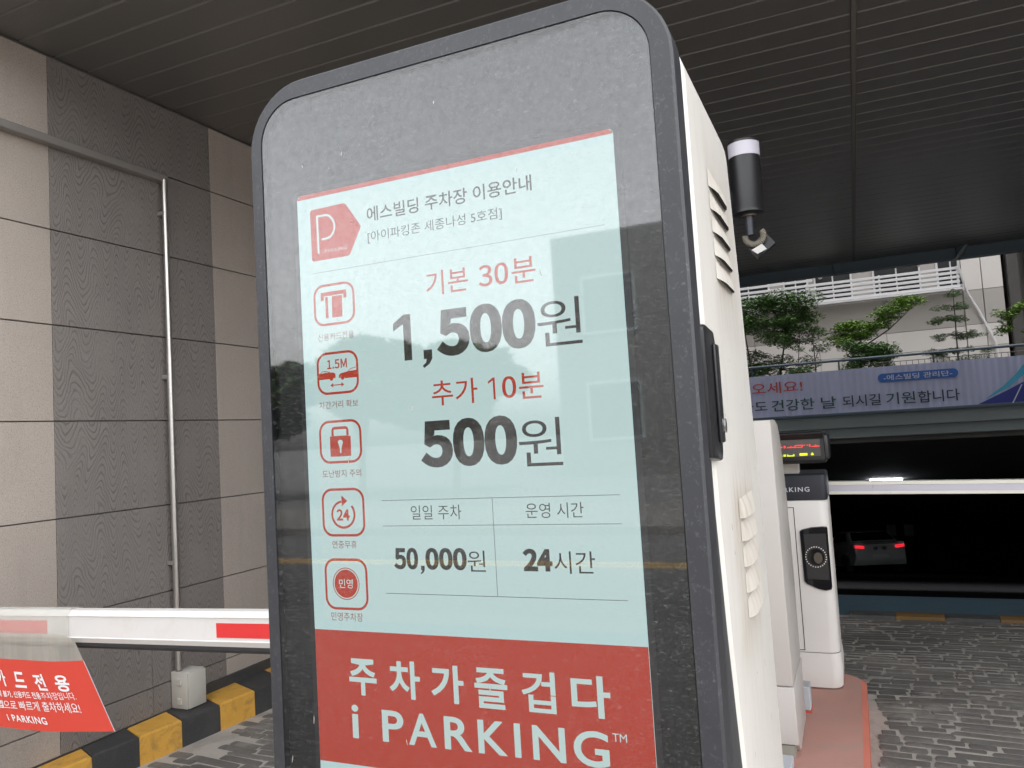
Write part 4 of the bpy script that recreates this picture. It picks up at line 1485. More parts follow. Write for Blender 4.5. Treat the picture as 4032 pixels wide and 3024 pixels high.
text("민영", -.8273, 1.3080, -.7990, 1.3236, Y3, M['scr_white'], scr, .006)
# side vents
for grp, ys0, ys1, zz in ((0, 1.362, 1.557, [1.960, 1.9205, 1.881, 1.840, 1.7995]), (1, 1.430, 1.640, [1.377, 1.336, 1.290, 1.244, 1.199])):
    for k, z in enumerate(zz):
        bm = B()
        sh = 0.004 * k if grp == 0 else 0.005 * k
        a0, a1 = ys0 + sh, ys1 + sh
        pr = 0.010 if grp == 0 else 0.0095
        x_ = KR + 0.0004
        N = 9
        top, lip, bot = [], [], []
        for i in range(N):
            t = i / (N - 1)
            yy = a0 + (a1 - a0) * t
            arch = min(1.0, 3.6 * min(t, 1 - t) + 0.02)
            arch = math.sin(arch * math.pi / 2)
            top.append(bm.verts.new((x_, yy, z + 0.036)))
            lip.append(bm.verts.new((x_ + pr * arch, yy, z + 0.003 - 0.003 * arch)))
            bot.append(bm.verts.new((x_ + 0.0002, yy, z + 0.006)))
        mid = [bm.verts.new((x_ + 0.62 * pr * ((l.co.x - x_) / pr), l.co.y, z + 0.020)) for l in lip]
        for i in range(N - 1):
            bm.faces.new((top[i], top[i + 1], mid[i + 1], mid[i]))
            bm.faces.new((mid[i], mid[i + 1], lip[i + 1], lip[i]))
            f = bm.faces.new((lip[i], lip[i + 1], bot[i + 1], bot[i]))
            f.material_index = 1  # dark face painted for the shade inside the slot
        bmesh.ops.recalc_face_normals(bm, faces=bm.faces)
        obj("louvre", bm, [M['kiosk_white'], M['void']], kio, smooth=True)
# dark scuffs on the side sheet
bm = B()
for (yy, z, l, w) in ((1.335, 1.372, .012, .002), (1.345, 1.33, .007, .0016), (1.62, 1.07, .014, .0014), (1.50, 1.09, .004, .002), (1.40, 0.98, .010, .0012), (1.66, 0.95, .018, .0012), (1.58, 1.58, .005, .0014), (1.36, 1.56, .006, .0016), (1.70, 1.45, .004, .002), (1.46, 1.66, .006, .001)):
    bm.faces.new([bm.verts.new((KR + 0.0005, a_, b_)) for a_, b_ in ((yy, z), (yy + w, z + .1 * l), (yy + w * .6, z + l), (yy - w * .3, z + .8 * l))])
obj("scuffs", bm, M['void'], kio)['kind'] = "stuff"
# side latch handle
bm = B()
prism_x(bm, [(1.148, 1.500), (1.236, 1.492), (1.246, 1.506), (1.246, 1.672), (1.236, 1.694), (1.160, 1.698), (1.148, 1.690)], KR - 0.02, KR + 0.010, 0.004)
hd = obj("latch_handle", bm, M['black_plastic'], kio, smooth=True)
bm = B()
prism_x(bm, [(1.205, 1.52), (1.238, 1.52), (1.238, 1.672), (1.205, 1.672)], KR + 0.010, KR + 0.016, 0.003)
obj("grip", bm, M['black_plastic'], hd, smooth=True)
bm = B()
pr_ = [(1.232 + .008 * math.cos(2 * math.pi * k / 16), 1.546 + .011 * math.sin(2 * math.pi * k / 16)) for k in range(16)]
prism_x(bm, pr_, KR + 0.0162, KR + 0.019)
obj("lock", bm, M['chrome'], hd)
bm = B()
box(bm, -0.99, -0.185, 1.14, 1.88, 0.1505, 0.21, 0.006, 1)
obj("foot_plate", bm, M['grey_plinth'], kio)

# ---------------- island
isl = root("traffic_island", (-0.6, 2.6, 0.0), "long faded red painted concrete island under the machines", "traffic island")
prof = [(-1.13, 0.62), (-1.02, 0.54), (-0.17, 0.54), (-0.055, 0.62), (-0.0535, 4.600), (-0.075, 4.645), (-0.16, 4.722), (-1.02, 4.722), (-1.13, 4.64)]
bm = B()
a = [bm.verts.new((x, yy, 0.0)) for x, yy in prof]
b = [bm.verts.new((x, yy, 0.128)) for x, yy in prof]
sc_ = lambda p: (p[0] + (0.024 if p[0] < -0.6 else -0.024), p[1] + (0.024 if p[1] < 2 else -0.024))
c = [bm.verts.new((*sc_(p), 0.148)) for p in prof]
n = len(prof)
for q, r_ in ((a, b), (b, c)):
    for k in range(n):
        bm.faces.new((q[k], q[(k + 1) % n], r_[(k + 1) % n], r_[k]))
bmesh.ops.recalc_face_normals(bm, faces=bm.faces)
obj("edge_band", bm, M['island_edge'], isl)
bm = B()
bm.faces.new([bm.verts.new((*sc_(p), 0.1485)) for p in prof])
obj("top_surface", bm, M['island'], isl)

# ---------------- barrier cabinet behind the kiosk
cab = root("barrier_cabinet", (-0.5, 3.68, 0.15), "plain warm white barrier cabinet with curved back behind the kiosk", "barrier cabinet")
bm = B()
prism_x(bm, [(3.405, 1.552), (3.62, 1.552), (3.70, 1.535), (3.765, 1.49), (3.82, 1.40), (3.88, 1.22), (3.915, 1.0), (3.93, 0.80), (3.93, 0.442), (3.465, 0.442)], -0.70, -0.320, 0.008)
obj("upper_body", bm, M['beige_coat'], cab, smooth=True)
bm = B()
prism_x(bm, [(3.465, 0.438), (3.93, 0.438), (3.925, 0.155), (3.56, 0.150), (3.49, 0.205), (3.467, 0.205)], -0.70, -0.318, 0.004)
obj("lower_skirt", bm, M['beige_coat'], cab, smooth=True)
bm = B()
box(bm, -0.69, -0.335, 3.475, 3.90, 0.149, 0.20)
obj("plinth", bm, M['grey_plinth'], cab)
bm = B()
box(bm, -0.62, -0.335, 3.24, 3.40, 0.149, 0.192, 0.004, 1)
tag(obj("cable_box", bm, M['pale_metal'], base=(-0.48, 3.32, 0.149)), "low pale box on the island in front of the barrier cabinet", "box")

# ---------------- payment machine
MY = 4.38
ter = root("payment_terminal", (-0.33, 4.55, 0.15), "white parking terminal with a dark head and a black glass reader", "parking terminal")


def round_box(x0, x1, y0, y1, r, n=6):
    out = []
    for cx_, cy_, a0 in ((x0 + r, y0 + r, 180), (x1 - r, y0 + r, 270), (x1 - r, y1 - r, 0), (x0 + r, y1 - r, 90)):
        for k in range(n + 1):
            a = R(a0 + 90 * k / n)
            out.append((cx_ + r * math.cos(a), cy_ + r * math.sin(a)))
    return out


bm = B()
rs = []
for (z, gx, gy) in ((0.337, -0.002, 0.0), (0.345, 0.0, 0.0), (0.72, 0.0, 0.0), (1.115, 0.0, 0.0), (1.121, -0.003, 0.003)):
    rs.append([bm.verts.new((x, yy, z)) for x, yy in round_box(-0.50 - gx, -0.162 + gx, MY + gy, 4.72, 0.052)])
n = len(rs[0])
for a, b in zip(rs, rs[1:]):
    for k in range(n): bm.faces.new((a[k], a[(k + 1) % n], b[(k + 1) % n], b[k]))
bm.faces.new(rs[-1])
obj("body", bm, M['terminal_coat'], ter, smooth=True)
bm = B()
rs = []
for (z, g_) in ((0.157, -0.006), (0.165, 0.001), (0.25, 0.006), (0.333, 0.001)):
    rs.append([bm.verts.new((x, yy, z)) for x, yy in round_box(-0.50 - g_, -0.162 + g_, MY - g_ * .5, 4.72, 0.055)])
for a, b in zip(rs, rs[1:]):
    for k in range(n): bm.faces.new((a[k], a[(k + 1) % n], b[(k + 1) % n], b[k]))
bm.faces.new(rs[0][::-1]); bm.faces.new(rs[-1])
bmesh.ops.recalc_face_normals(bm, faces=bm.faces)
obj("skirt", bm, M['terminal_coat'], ter, smooth=True)
bm = B()
rs = []
for (z, g_) in ((1.121, -0.002), (1.126, 0.0), (1.25, 0.0), (1.259, -0.008)):
    rs.append([bm.verts.new((x, yy, z)) for x, yy in round_box(-0.50 - g_, -0.161 + g_, MY - 0.006 - g_, 4.72, 0.030)])
for a, b in zip(rs, rs[1:]):
    for k in range(n): bm.faces.new((a[k], a[(k + 1) % n], b[(k + 1) % n], b[k]))
bm.faces.new(rs[0][::-1]); bm.faces.new(rs[-1])
bmesh.ops.recalc_face_normals(bm, faces=bm.faces)
hdp = obj("head", bm, M['dark_plastic'], ter, smooth=True)
text("i PARKING", -0.455, 1.166, -0.245, 1.190, MY - 0.0075, M['letter_silver'], hdp, 0.01, 1.25)
# panel joint on the front
bm = B()
for (xa, xb, za, zb) in ((-0.334, -0.3305, 0.345, 1.085), (-0.42, -0.3342, 1.082, 1.085), (-0.42, -0.3342, 0.345, 0.348)):
    box(bm, xa, xb, MY - 0.0012, MY + 0.004, za, zb)
obj("door_joint", bm, M['void'], ter)
# black glass reader
bm = B()
pan = [(-0.309, 0.958), (-0.296, 0.967), (-0.251, 0.978), (-0.200, 0.981), (-0.180, 0.979), (-0.177, 0.972), (-0.177, 0.676), (-0.182, 0.662), (-0.205, 0.656), (-0.240, 0.664), (-0.296, 0.690), (-0.305, 0.702)]
a = [bm.verts.new((x, MY - 0.010, z)) for x, z in pan]
cpx, cpz = -0.24, 0.82
b = [bm.verts.new((cpx + (x - cpx) * 1.05, MY + 0.002, cpz + (z - cpz) * 1.02)) for x, z in pan]
bm.faces.new(a)
for k in range(len(pan)): bm.faces.new((a[k], b[k], b[(k + 1) % len(pan)], a[(k + 1) % len(pan)]))
bmesh.ops.recalc_face_normals(bm, faces=bm.faces)
rd = obj("reader_glass", bm, M['black_gloss'], ter)
bm = B()
poly_xz(bm, [(-0.292, 0.945), (-0.184, 0.950), (-0.184, 0.71), (-0.290, 0.715)], MY - 0.0112)
obj("window_film", bm, surf("reader film", (0.035, 0.035, 0.036), 0.2), rd)
bm = B()
lx, lz = -0.240, 0.828
for k in range(26):
    a_ = 2 * math.pi * k / 26
    disc(bm, lx + 0.050 * math.cos(a_), lz + 0.052 * math.sin(a_), 0.0032, 0.0034, MY - 0.0122, 8)
obj("dot_ring", bm, M['white_dot'], rd)
bm = B()
disc(bm, lx, lz, 0.040, 0.042, MY - 0.0122, 28)
obj("lens_ring", bm, M['black_gloss'], rd)
bm = B()
disc(bm, lx + 0.010, lz - 0.005, 0.021, 0.029, MY - 0.0130, 24)
obj("lens", bm, M['lens'], rd)
bm = B()
box(bm, -0.46, -0.20, 4.44, 4.66, 0.1495, 0.158)
obj("plinth", bm, M['grey_plinth'], ter)
# post for the display
bm = B()
box(bm, -0.40, -0.291, 4.40, 4.50, 1.2595, 1.318, 0.004, 1)
obj("neck", bm, M['terminal_coat'], ter)
# red-footed base box in front of it
bb = root("cable_box", (-0.35, 4.05, 0.1485), "small pale blue grey box with a red foot line before the terminal", "box")
bm = B()
box(bm, -0.44, -0.300, 4.02, 4.12, 0.160, 0.27, 0.003, 1)
obj("box_body", bm, M['pale_metal'], bb)
bm = B()
box(bm, -0.442, -0.298, 4.018, 4.122, 0.1487, 0.159)
obj("foot_line", bm, M['red_line'], bb)

# ---------------- light display on top of the terminal
dis = root("light_display", (-0.34, 4.4, 1.318), "black dot light display with red and yellow text above the terminal", "display")
DYf = 4.25
bm = B()
sc4 = 4.25 / 4.38
prism_x(bm, [(DYf + 0.02, 1.318), (DYf, 1.335), (DYf, 1.445), (DYf - 0.045, 1.472), (DYf - 0.04, 1.479), (DYf + 0.20, 1.479), (DYf + 0.24, 1.45), (DYf + 0.24, 1.318)], -0.56, -0.150, 0.006)
obj("housing", bm, M['black_plastic'], dis, smooth=True)
bm = B()
box(bm, -0.56, -0.128, DYf + 0.05, DYf + 0.20, 1.33, 1.470, 0.02, 3)
obj("shell", bm, M['black_plastic'], dis, smooth=True)
bm = B()
poly_xz(bm, [(-0.55, 1.3555), (-0.1705, 1.3555), (-0.1690, 1.4415), (-0.55, 1.4445)], DYf - 0.002)
obj("light_panel", bm, surf("grey display screen", (0.085, 0.075, 0.07), 0.35), dis)
bm = B()
Yd = DYf - 0.0035
for (xa, xb, za, zb) in ((-.372, -.352, 1.404, 1.410), (-.344, -.337, 1.402, 1.414), (-.3286, -.2919, 1.4025, 1.4055), (-.312, -.308, 1.406, 1.412), (-.2885, -.2555, 1.412, 1.4148), (-.2885, -.2555, 1.4020, 1.4045), (-.2905, -.2870, 1.4025, 1.4145),
                         (-.2570, -.2535, 1.4025, 1.4145), (-.2475, -.2425, 1.4105, 1.4145), (-.2325, -.2275, 1.4105, 1.4145), (-.2210, -.2165, 1.404, 1.4165), (-.2104, -.1728, 1.4040, 1.4068), (-.193, -.189, 1.407, 1.4135)):
    poly_xz(bm, [(xa, za), (xb, za), (xb, zb), (xa, zb)], Yd)
obj("red_dots", bm, M['led_red'], dis)["kind"] = "stuff"
bm = B()
for (xa, xb, za, zb) in ((-.372, -.352, 1.3595, 1.3625), (-.349, -.337, 1.3590, 1.3690), (-.3315, -.2960, 1.3585, 1.3635), (-.3315, -.3255, 1.364, 1.369), (-.302, -.296, 1.364, 1.3695), (-.2715, -.2330, 1.3600, 1.3725), (-.2165, -.2035, 1.3605, 1.3690), (-.2125, -.2075, 1.3695, 1.3745)):
    poly_xz(bm, [(xa, za), (xb, za), (xb, zb), (xa, zb)], Yd)
obj("yellow_dots", bm, M['led_yellow'], dis)["kind"] = "stuff"

# ---------------- barrier arm across the entry lane
A2 = root("boom_barrier", (-0.18, 4.75, 1.15), "long cream barrier boom with a lilac light strip across the ramp lane", "barrier")
ya_ = 4.72
zt = lambda x: 1.55 - 0.362 - 0.0190 * (x + 0.171)
def slope_bar(bm, xa, xb, y0_, y1_, za, zb):
    v = []
    for x in (xa, xb):
        for (yy, off) in ((y0_, za), (y1_, za), (y1_, zb), (y0_, zb)):
            v.append(bm.verts.new((x, yy, zt(x) + off)))
    for q in ((3, 2, 1, 0), (4, 5, 6, 7), (0, 1, 5, 4), (1, 2, 6, 5), (2, 3, 7, 6), (3, 0, 4, 7)):
        bm.faces.new([v[i] for i in q])
    bmesh.ops.recalc_face_normals(bm, faces=bm.faces)
bm = B()
slope_bar(bm, -0.30, 3.6, ya_ + .004, ya_ + 0.06, -0.070, 0.0)
obj("boom", bm, M['alu_cream'], A2)
bm = B()
slope_bar(bm, -0.30, 3.6, ya_ - 0.006, ya_ + 0.004, -0.018, -0.0005)
slope_bar(bm, -0.30, 3.6, ya_ - 0.006, ya_ + 0.004, -0.0695, -0.054)
obj("boom_lip", bm, M['alu_cream'], A2)
for (xa, xb) in ((-0.25, 0.0615), (0.065, 1.05), (1.053, 2.05), (2.053, 3.58)):
    bm = B()
    slope_bar(bm, xa, xb, ya_ - 0.001, ya_ + 0.0035, -0.0535, -0.0185)
    obj("light_strip", bm, M['led_strip'], A2)
bm = B()
box(bm, -0.58, -0.22, 4.76, 5.0, 0.149, 1.14, 0.02, 2)
obj("drive_cabinet", bm, M['beige_coat'], A2, smooth=True)
bm = B()
box(bm, -0.40, -0.24, 4.712, 4.80, 1.10, 1.21, 0.01, 2)
obj("arm_clamp", bm, M['dark_plastic'], A2, smooth=True)

# ---------------- barrier arm on the wall side
ARM = root("boom_barrier", (-0.62, 2.1, 0.98), "white barrier boom with red patches reaching towards the granite wall", "barrier")
zb_ = lambda x: 0.9505 - 0.0300 * (-1.87 - x)          # centre height
AY = 2.10


def arm_bar(bm, xa, xb, prof, n=1):
    """prof [(y, dz)] swept along the drooping arm"""
    r1 = [bm.verts.new((xa, yy, zb_(xa) + dz)) for yy, dz in prof]
    r2 = [bm.verts.new((xb, yy, zb_(xb) + dz)) for yy, dz in prof]
    k = len(prof)
    for i in range(k): bm.faces.new((r1[i], r1[(i + 1) % k], r2[(i + 1) % k], r2[i]))
    bm.faces.new(r1[::-1]); bm.faces.new(r2)
    bmesh.ops.recalc_face_normals(bm, faces=bm.faces)


hh = 0.0605
armp = [(AY - .016, hh), (AY - .028, hh - .020), (AY - .024, hh - .023), (AY - .024, -hh + .023), (AY - .028, -hh + .020), (AY - .016, -hh), (AY + .022, -hh), (AY + .032, -hh + .02), (AY + .032, hh - .02), (AY + .022, hh)]
bm = B()
arm_bar(bm, -3.52, -0.55, armp)
obj("boom", bm, M['alu_white'], ARM)
bm = B()
arm_bar(bm, -3.52, -0.60, [(AY - .014, -hh - .001), (AY + .020, -hh - .001), (AY + .020, -hh - .012), (AY + .003, -hh - .026), (AY - .014, -hh - .012)])
obj("rubber_edge", bm, M['rubber'], ARM)
for (xa, xb) in ((-2.0675, -1.64), (-3.36, -2.932), (-1.2, -0.78)):
    bm = B()
    arm_bar(bm, xa, xb, [(AY - .0258, .0215), (AY - .0243, .0215), (AY - .0243, -.0275), (AY - .0258, -.0275)])
    obj("red_patch", bm, M['red_tape'], ARM)
bm = B()
box(bm, -0.80, -0.42, 2.16, 2.50, 0.149, 1.12, 0.02, 2)
obj("drive_cabinet", bm, M['beige_coat'], ARM, smooth=True)
bm = B()
box(bm, -0.72, -0.52, 2.06, 2.16, 0.90, 1.06, 0.01, 2)
obj("arm_clamp", bm, M['dark_plastic'], ARM, smooth=True)

# ---------------- red sign hanging from that arm
SGY = 2.055
sg = root("hanging_sign", (-3.0, SGY, 0.5), "red credit card only sheet in clear vinyl hanging from the white barrier boom", "sign")
shy = lambda x, z: SGY + 0.010 * math.sin(x * 5.0 + z * 3) * (0.9 - z) * 2.0 - 0.004


def sheet(bm, cols, nz, yoff=0.0):
    """cols: list of (xtop, ztop, xbot, zbot)"""
    g_ = []
    for (xt, zt_, xb, zb2) in cols:
        g_.append([])
        for j in range(nz + 1):
            t = j / nz
            x, z = xb + (xt - xb) * t, zb2 + (zt_ - zb2) * t
            g_[-1].append(bm.verts.new((x, shy(x, z) + yoff, z)))
    for i in range(len(g_) - 1):
        for j in range(nz):
            bm.faces.new((g_[i][j], g_[i + 1][j], g_[i + 1][j + 1], g_[i][j + 1]))


# x/z of the red sheet's upper and lower edge
up = [(-3.60, .790), (-3.4, .788), (-3.19, .7885), (-3.05, .7905), (-2.88, .7938), (-2.79, .800), (-2.7015, .8081)]
dn = [(-3.60, .535), (-3.4, .530), (-3.1987, .5268), (-3.0164, .5284), (-2.8423, .5356), (-2.70, .549), (-2.5508, .5621)]
bm = B()
sheet(bm, [(u[0], u[1], d_[0], d_[1]) for u, d_ in zip(up, dn)], 6)
bmesh.ops.subdivide_edges(bm, edges=bm.edges[:], cuts=1, use_grid_fill=True)
obj("printed_sheet", bm, M['red_sheet'], sg, smooth=True)
bm = B()
tp = [(-3.60, .880), (-3.4, .884), (-3.19, .890), (-3.05, .8925), (-2.88, .8965), (-2.80, .8975), (-2.7490, .8800)]
sheet(bm, [(t_[0], t_[1], u[0], u[1]) for t_, u in zip(tp, up)], 3)
obj("vinyl_hanger", bm, M['vinyl'], sg, smooth=True)
bm = B()
slv = [(AY - .031, -hh - .004), (AY - .033, -hh + .02), (AY - .033, hh - .02), (AY - .018, hh + .003), (AY + .024, hh + .003), (AY + .036, hh - .02), (AY + .036, -hh + .01)]
r1 = [bm.verts.new((-3.50, yy, zb_(-3.50) + dz)) for yy, dz in slv]
r2 = [bm.verts.new((-2.805, yy, zb_(-2.805) + dz)) for yy, dz in slv]
for i in range(len(slv) - 1): bm.faces.new((r1[i], r2[i], r2[i + 1], r1[i + 1]))
bmesh.ops.recalc_face_normals(bm, faces=bm.faces)
vin2 = surf("vinyl sleeve", (0.7, 0.69, 0.63), 0.35)
nt = vin2.node_tree
p_ = nt.nodes["Principled BSDF"]
p_.inputs["Alpha"].default_value = 0.42
obj("vinyl_sleeve", bm, vin2, sg)
bm = B()
ed = [((-2.7015, .8081), (-2.5508, .5621))]
stroke = [(-2.7030, .8081), (-2.6275, .6850), (-2.5520, .5621)]
for (p, q) in zip(stroke, stroke[1:]):
    bm.faces.new([bm.verts.new((x, shy(x, z) - 0.0015, z)) for x, z in ((p[0], p[1]), (q[0], q[1]), (q[0] + .004, q[1]), (p[0] + .004, p[1]))])
obj("vinyl_hem", bm, M['letter_silver'], sg)
ly = lambda x, z: shy(x, z) - 0.0022
S_ = M['letter_white']
for s, bl, br, tl, tr in (("카", (-3.182, .6880), (-3.122, .6845), (-3.203, .7435), (-3.157, .7465)), ("드", (-3.078, .6850), (-3.013, .6860), (-3.098, .7440), (-3.037, .7445)),
                          ("전", (-2.955, .6825), (-2.895, .6835), (-2.990, .7420), (-2.932, .7440)), ("용", (-2.845, .6860), (-2.768, .6880), (-2.872, .7440), (-2.795, .7480))):
    text_quad(s, bl, br, tl, tr, ly, S_, sg, 0.028)
text_quad("결제 불가, 신용카드 전용", (-3.205, .6420), (-2.930, .6480), (-3.213, .6660), (-2.948, .6745), ly, S_, sg, 0.018)
text_quad("주차장입니다.", (-2.926, .6480), (-2.742, .6610), (-2.943, .6745), (-2.757, .6880), ly, S_, sg, 0.002)
text_quad("킹앱", (-3.235, .6010), (-3.146, .6010), (-3.245, .6310), (-3.158, .6310), ly, S_, sg, 0.02)
text_quad("으로 빠르게 출차하세요!", (-3.142, .5985), (-2.717, .6120), (-3.155, .6310), (-2.737, .6500), ly, S_, sg, 0.004)
text_quad("i PARKING", (-3.118, .5560), (-2.897, .5575), (-3.134, .5800), (-2.913, .5835), ly, S_, sg, 0.02, 1.12)

# ---------------- conduit, trunking and junction box on the wall
pp = root("wall_conduit", (-3.55, 3.28, 0.35), "shiny vertical steel conduit clipped to the dark wavy granite", "conduit")
bm = B()
tube(bm, ((-3.553, 3.281, 0.36), (-3.553, 3.281, 2.13)), 0.0185, 14)
obj("lower_pipe", bm, M['stainless'], pp, smooth=True)
bm = B()
tube(bm, ((-3.553, 3.281, 2.128), (-3.553, 3.281, 3.15)), 0.0165, 14)
obj("upper_pipe", bm, M['stainless'], pp, smooth=True)
for z in (0.95, 2.0, 2.95):
    bm = B()
    box(bm, -3.599, -3.545, 3.262, 3.300, z - .012, z + .012, 0.002, 1)
    obj("clip", bm, M['trunking'], pp)
bm = B()
box(bm, -3.5995, -3.545, -0.5, 3.305, 3.137, 3.178, 0.004, 1)
tag(obj("cable_trunking", bm, M['trunking'], base=(-3.57, 1.5, 3.137)), "flat grey cable trunking running level along the granite wall", "trunking")
jb = root("junction_box", (-3.545, 3.33, 0.15), "ivory plastic junction box standing on the striped kerb under the conduit", "junction box")
bm = B()
box(bm, -3.596, -3.480, 3.262, 3.392, 0.152, 0.352, 0.006, 2)
obj("box_body", bm, M['box_plastic'], jb, smooth=True)
bm = B()
box(bm, -3.4795, -3.465, 3.266, 3.388, 0.156, 0.348, 0.004, 2)
obj("lid", bm, M['box_plastic'], jb, smooth=True)
for z in (0.195, 0.300):
    bm = B()
    box(bm, -3.545, -3.512, 3.252, 3.2615, z - 0.018, z + 0.018, 0.003, 1)
    obj("latch", bm, M['box_plastic'], jb)

# ---------------- camera unit beside the kiosk
cu_ = root("lane_camera", (-0.34, 3.4, 2.4), "black cylindrical lane camera with a pale ring on a bracket behind the kiosk", "camera")
ccx, ccy = -0.340, 3.40
bm = B()
lathe_z(bm, ccx, ccy, [(0.058, 2.424), (0.066, 2.428), (0.066, 2.440), (0.0645, 2.444), (0.0645, 2.668)])
obj("barrel", bm, M['black_plastic'], cu_, smooth=True)
bm = B()
lathe_z(bm, ccx, ccy, [(0.0650, 2.669), (0.0650, 2.727)])
obj("pale_ring", bm, surf("pale lilac ring", (0.62, 0.60, 0.68), 0.35, 0, 0.03), cu_, smooth=True)
bm = B()
lathe_z(bm, ccx, ccy, [(0.0655, 2.7275), (0.0655, 2.736), (0.056, 2.742)])
obj("cap", bm, M['black_plastic'], cu_, smooth=True)
bm = B()
lathe_z(bm, ccx, ccy, [(0.017, 2.335), (0.017, 2.4235)], 16)
obj("stem", bm, M['dark_plastic'], cu_, smooth=True)
bm = B()
lathe_z(bm, ccx, ccy, [(0.030, 2.4155), (0.030, 2.4235)], 20)
obj("gland", bm, M['lens'], cu_, smooth=True)
bm = B()
lp_ = []
for k in range(41):
    a = R(170 + 225 * k / 40)
    lp_.append((ccx + 0.016 + 0.037 * math.cos(a), ccy - 0.004, 2.328 + 0.034 * math.sin(a)))
tube(bm, lp_, [0.0115 if k % 2 else 0.0145 for k in range(41)], 10)
obj("flex_conduit", bm, M['flex'], cu_, smooth=True)
bm = B()
obox(bm, (ccx + 0.002, ccy + 0.035, 2.262), (ccx + 0.076, ccy + 0.04, 2.318), 0.05, 0.062)
obj("driver_box", bm, M['black_plastic'], cu_)
bm = B()
bm.faces.new([bm.verts.new(p) for p in ((ccx + .003, ccy - .030, 2.266), (ccx + .026, ccy - .030, 2.246), (ccx + .064, ccy - .030, 2.262), (ccx + .046, ccy - .030, 2.286))])
obj("paper_label", bm, M['paper'], cu_)
bm = B()
box(bm, -0.80, ccx - 0.064, ccy + 0.0, ccy + 0.03, 2.50, 2.54, 0.003, 1)
obj("bracket", bm, M['dark_plastic'], cu_)
bm = B()
tube(bm, ((-0.80, ccy + .015, 0.149), (-0.80, ccy + .015, 2.60)), 0.03, 12)
obj("pole", bm, M['dark_plastic'], cu_, smooth=True)

# ---------------- tube light and notices in the garage
bm = B()
ly0 = 22.0
box(bm, 0.24, 0.98, ly0 - 0.03, ly0 + 0.03, zc(ly0) - 0.055, zc(ly0) - 0.005)
tag(obj("tube_light", bm, M['lamp'], base=(0.6, ly0, zc(ly0) - 0.03)), "lit white tube light under the dark garage ceiling", "lamp")
for xx, w_ in ((0.85, "nearer the tail lights"), (1.5, "farther from the machine")):
    bm = B()
    box(bm, xx, xx + 0.35, RY1 - 0.03, RY1 - 0.01, zr(RY1) + 1.45, zr(RY1) + 1.9)
    tag(obj("notice", bm, surf("dim notice", (0.16, 0.16, 0.17), 0.7), base=(xx, RY1 - 0.02, zr(RY1) + 1.45)), "dim pale notice on the garage end wall, " + w_, "notice", "notices on the garage wall")

# ---------------- car going down the ramp (local frame: +y forward, x to the right, z up; rear bumper at y = 0)
car = root("sedan_car", (0.47, 29.0, zr(29.0)), "pale sedan with lit red tail lights going down the dark ramp", "car")
car.rotation_euler = (-math.atan(SL), 0, R(17))
W2 = 0.91
side = [(0.02, 0.42), (0.0, 0.62), (0.03, 0.90), (0.10, 1.00), (0.55, 1.04), (1.2, 1.02), (2.2, 0.98), (3.3, 0.96), (4.2, 0.86), (4.55, 0.70), (4.6, 0.45), (4.5, 0.25), (0.15, 0.25)]


def car_prism(prof, halfw_fn):
    bm = B()
    a = [bm.verts.new((-halfw_fn(yy, zz), yy, zz)) for yy, zz in prof]
    b = [bm.verts.new((halfw_fn(yy, zz), yy, zz)) for yy, zz in prof]
    bm.faces.new(a); bm.faces.new(b[::-1])
    for i in range(len(prof)):
        bm.faces.new((a[i], b[i], b[(i + 1) % len(prof)], a[(i + 1) % len(prof)]))
    bmesh.ops.recalc_face_normals(bm, faces=bm.faces)
    return bm


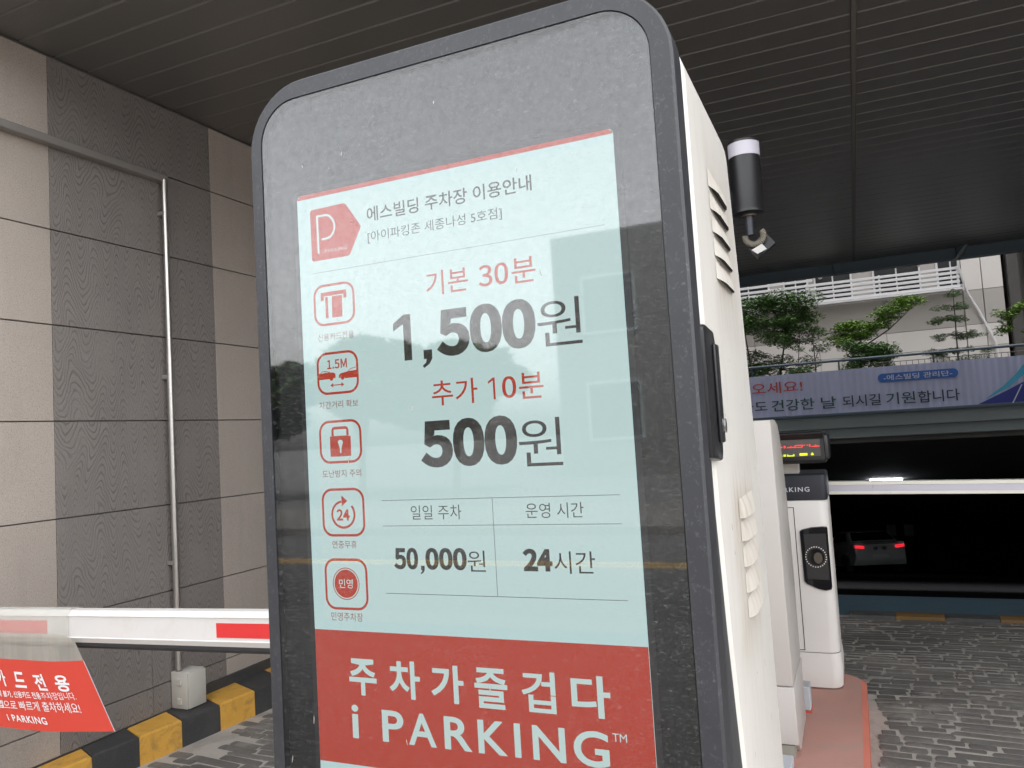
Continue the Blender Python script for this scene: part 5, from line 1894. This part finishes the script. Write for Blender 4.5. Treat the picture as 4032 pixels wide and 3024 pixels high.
hw = lambda yy, zz: W2 - 0.05 * max(0, (zz - 0.7) / 0.35) - (0.10 if yy < 0.05 or yy > 4.5 else 0) - (0.05 if zz < 0.3 else 0)
bm = car_prism(side, hw)
bmesh.ops.bevel(bm, geom=bm.edges[:], offset=0.05, segments=3, profile=0.6, affect='EDGES')
obj("body", bm, M['car_paint'], car, smooth=True, local=True)
gh = [(0.50, 1.035), (1.12, 1.40), (1.9, 1.46), (2.5, 1.43), (3.35, 0.97)]
hw2 = lambda yy, zz: 0.80 - 0.40 * (zz - 1.0)
bm = car_prism(gh, hw2)
bmesh.ops.bevel(bm, geom=bm.edges[:], offset=0.03, segments=2, profile=0.6, affect='EDGES')
obj("cabin", bm, M['car_paint'], car, smooth=True, local=True)
bm = B()
bm.faces.new([bm.verts.new(p) for p in ((-0.70, 0.56, 1.085), (0.70, 0.56, 1.085), (0.60, 1.06, 1.378), (-0.60, 1.06, 1.378))])
obj("rear_window", bm, M['car_glass'], car, local=True)
for s in (-1, 1):
    bm = B()
    bm.faces.new([bm.verts.new((s * (hw2(0, zz) + 0.004), yy, zz)) for yy, zz in ((0.95, 1.08), (1.95, 1.06), (1.95, 1.39), (1.30, 1.36))])
    obj("side_window", bm, M['car_glass'], car, local=True)
    bm = B()
    bm.faces.new([bm.verts.new((s * (hw2(0, zz) + 0.004), yy, zz)) for yy, zz in ((2.02, 1.06), (3.0, 1.05), (2.5, 1.37), (2.02, 1.39))])
    obj("side_window", bm, M['car_glass'], car, local=True)
    bm = B()
    for dz in (0.0, 0.055):
        bm.faces.new([bm.verts.new(p) for p in ((s * 0.50, -0.004, 0.80 + dz), (s * 0.80, 0.000, 0.83 + dz), (s * 0.80, 0.000, 0.868 + dz), (s * 0.50, -0.004, 0.835 + dz))])
    obj("tail_light", bm, M['tail'], car, local=True)
    for yy in (0.95, 3.65):
        bm = B()
        tube(bm, ((s * 0.74, yy, 0.32), (s * 0.93, yy, 0.32)), 0.32, 20)
        wh = obj("wheel", bm, M['tyre'], car, smooth=True, local=True)
        bm = B()
        tube(bm, ((s * 0.90, yy, 0.32), (s * 0.936, yy, 0.32)), 0.21, 16)
        obj("rim", bm, M['chrome'], wh, smooth=True, local=True)
    bm = B()
    box(bm, min(s * .90, s * 1.05), max(s * .90, s * 1.05), 2.85, 3.0, 1.0, 1.12, 0.02, 2)
    obj("wing_mirror", bm, M['car_paint'], car, smooth=True, local=True)
bm = B()
for xx in (-0.14, 0.14): disc(bm, xx, 0.80, 0.075, 0.06, -0.006, 16)
obj("badge", bm, M['chrome'], car, local=True)
bm = B()
poly_xz(bm, [(-0.26, 0.50), (0.26, 0.50), (0.26, 0.61), (-0.26, 0.61)], -0.004)
obj("number_plate", bm, M['paper'], car, local=True)
bm = B()
box(bm, -0.55, 0.55, -0.012, 0.02, 0.952, 0.965)
obj("chrome_strip", bm, M['chrome'], car, local=True)
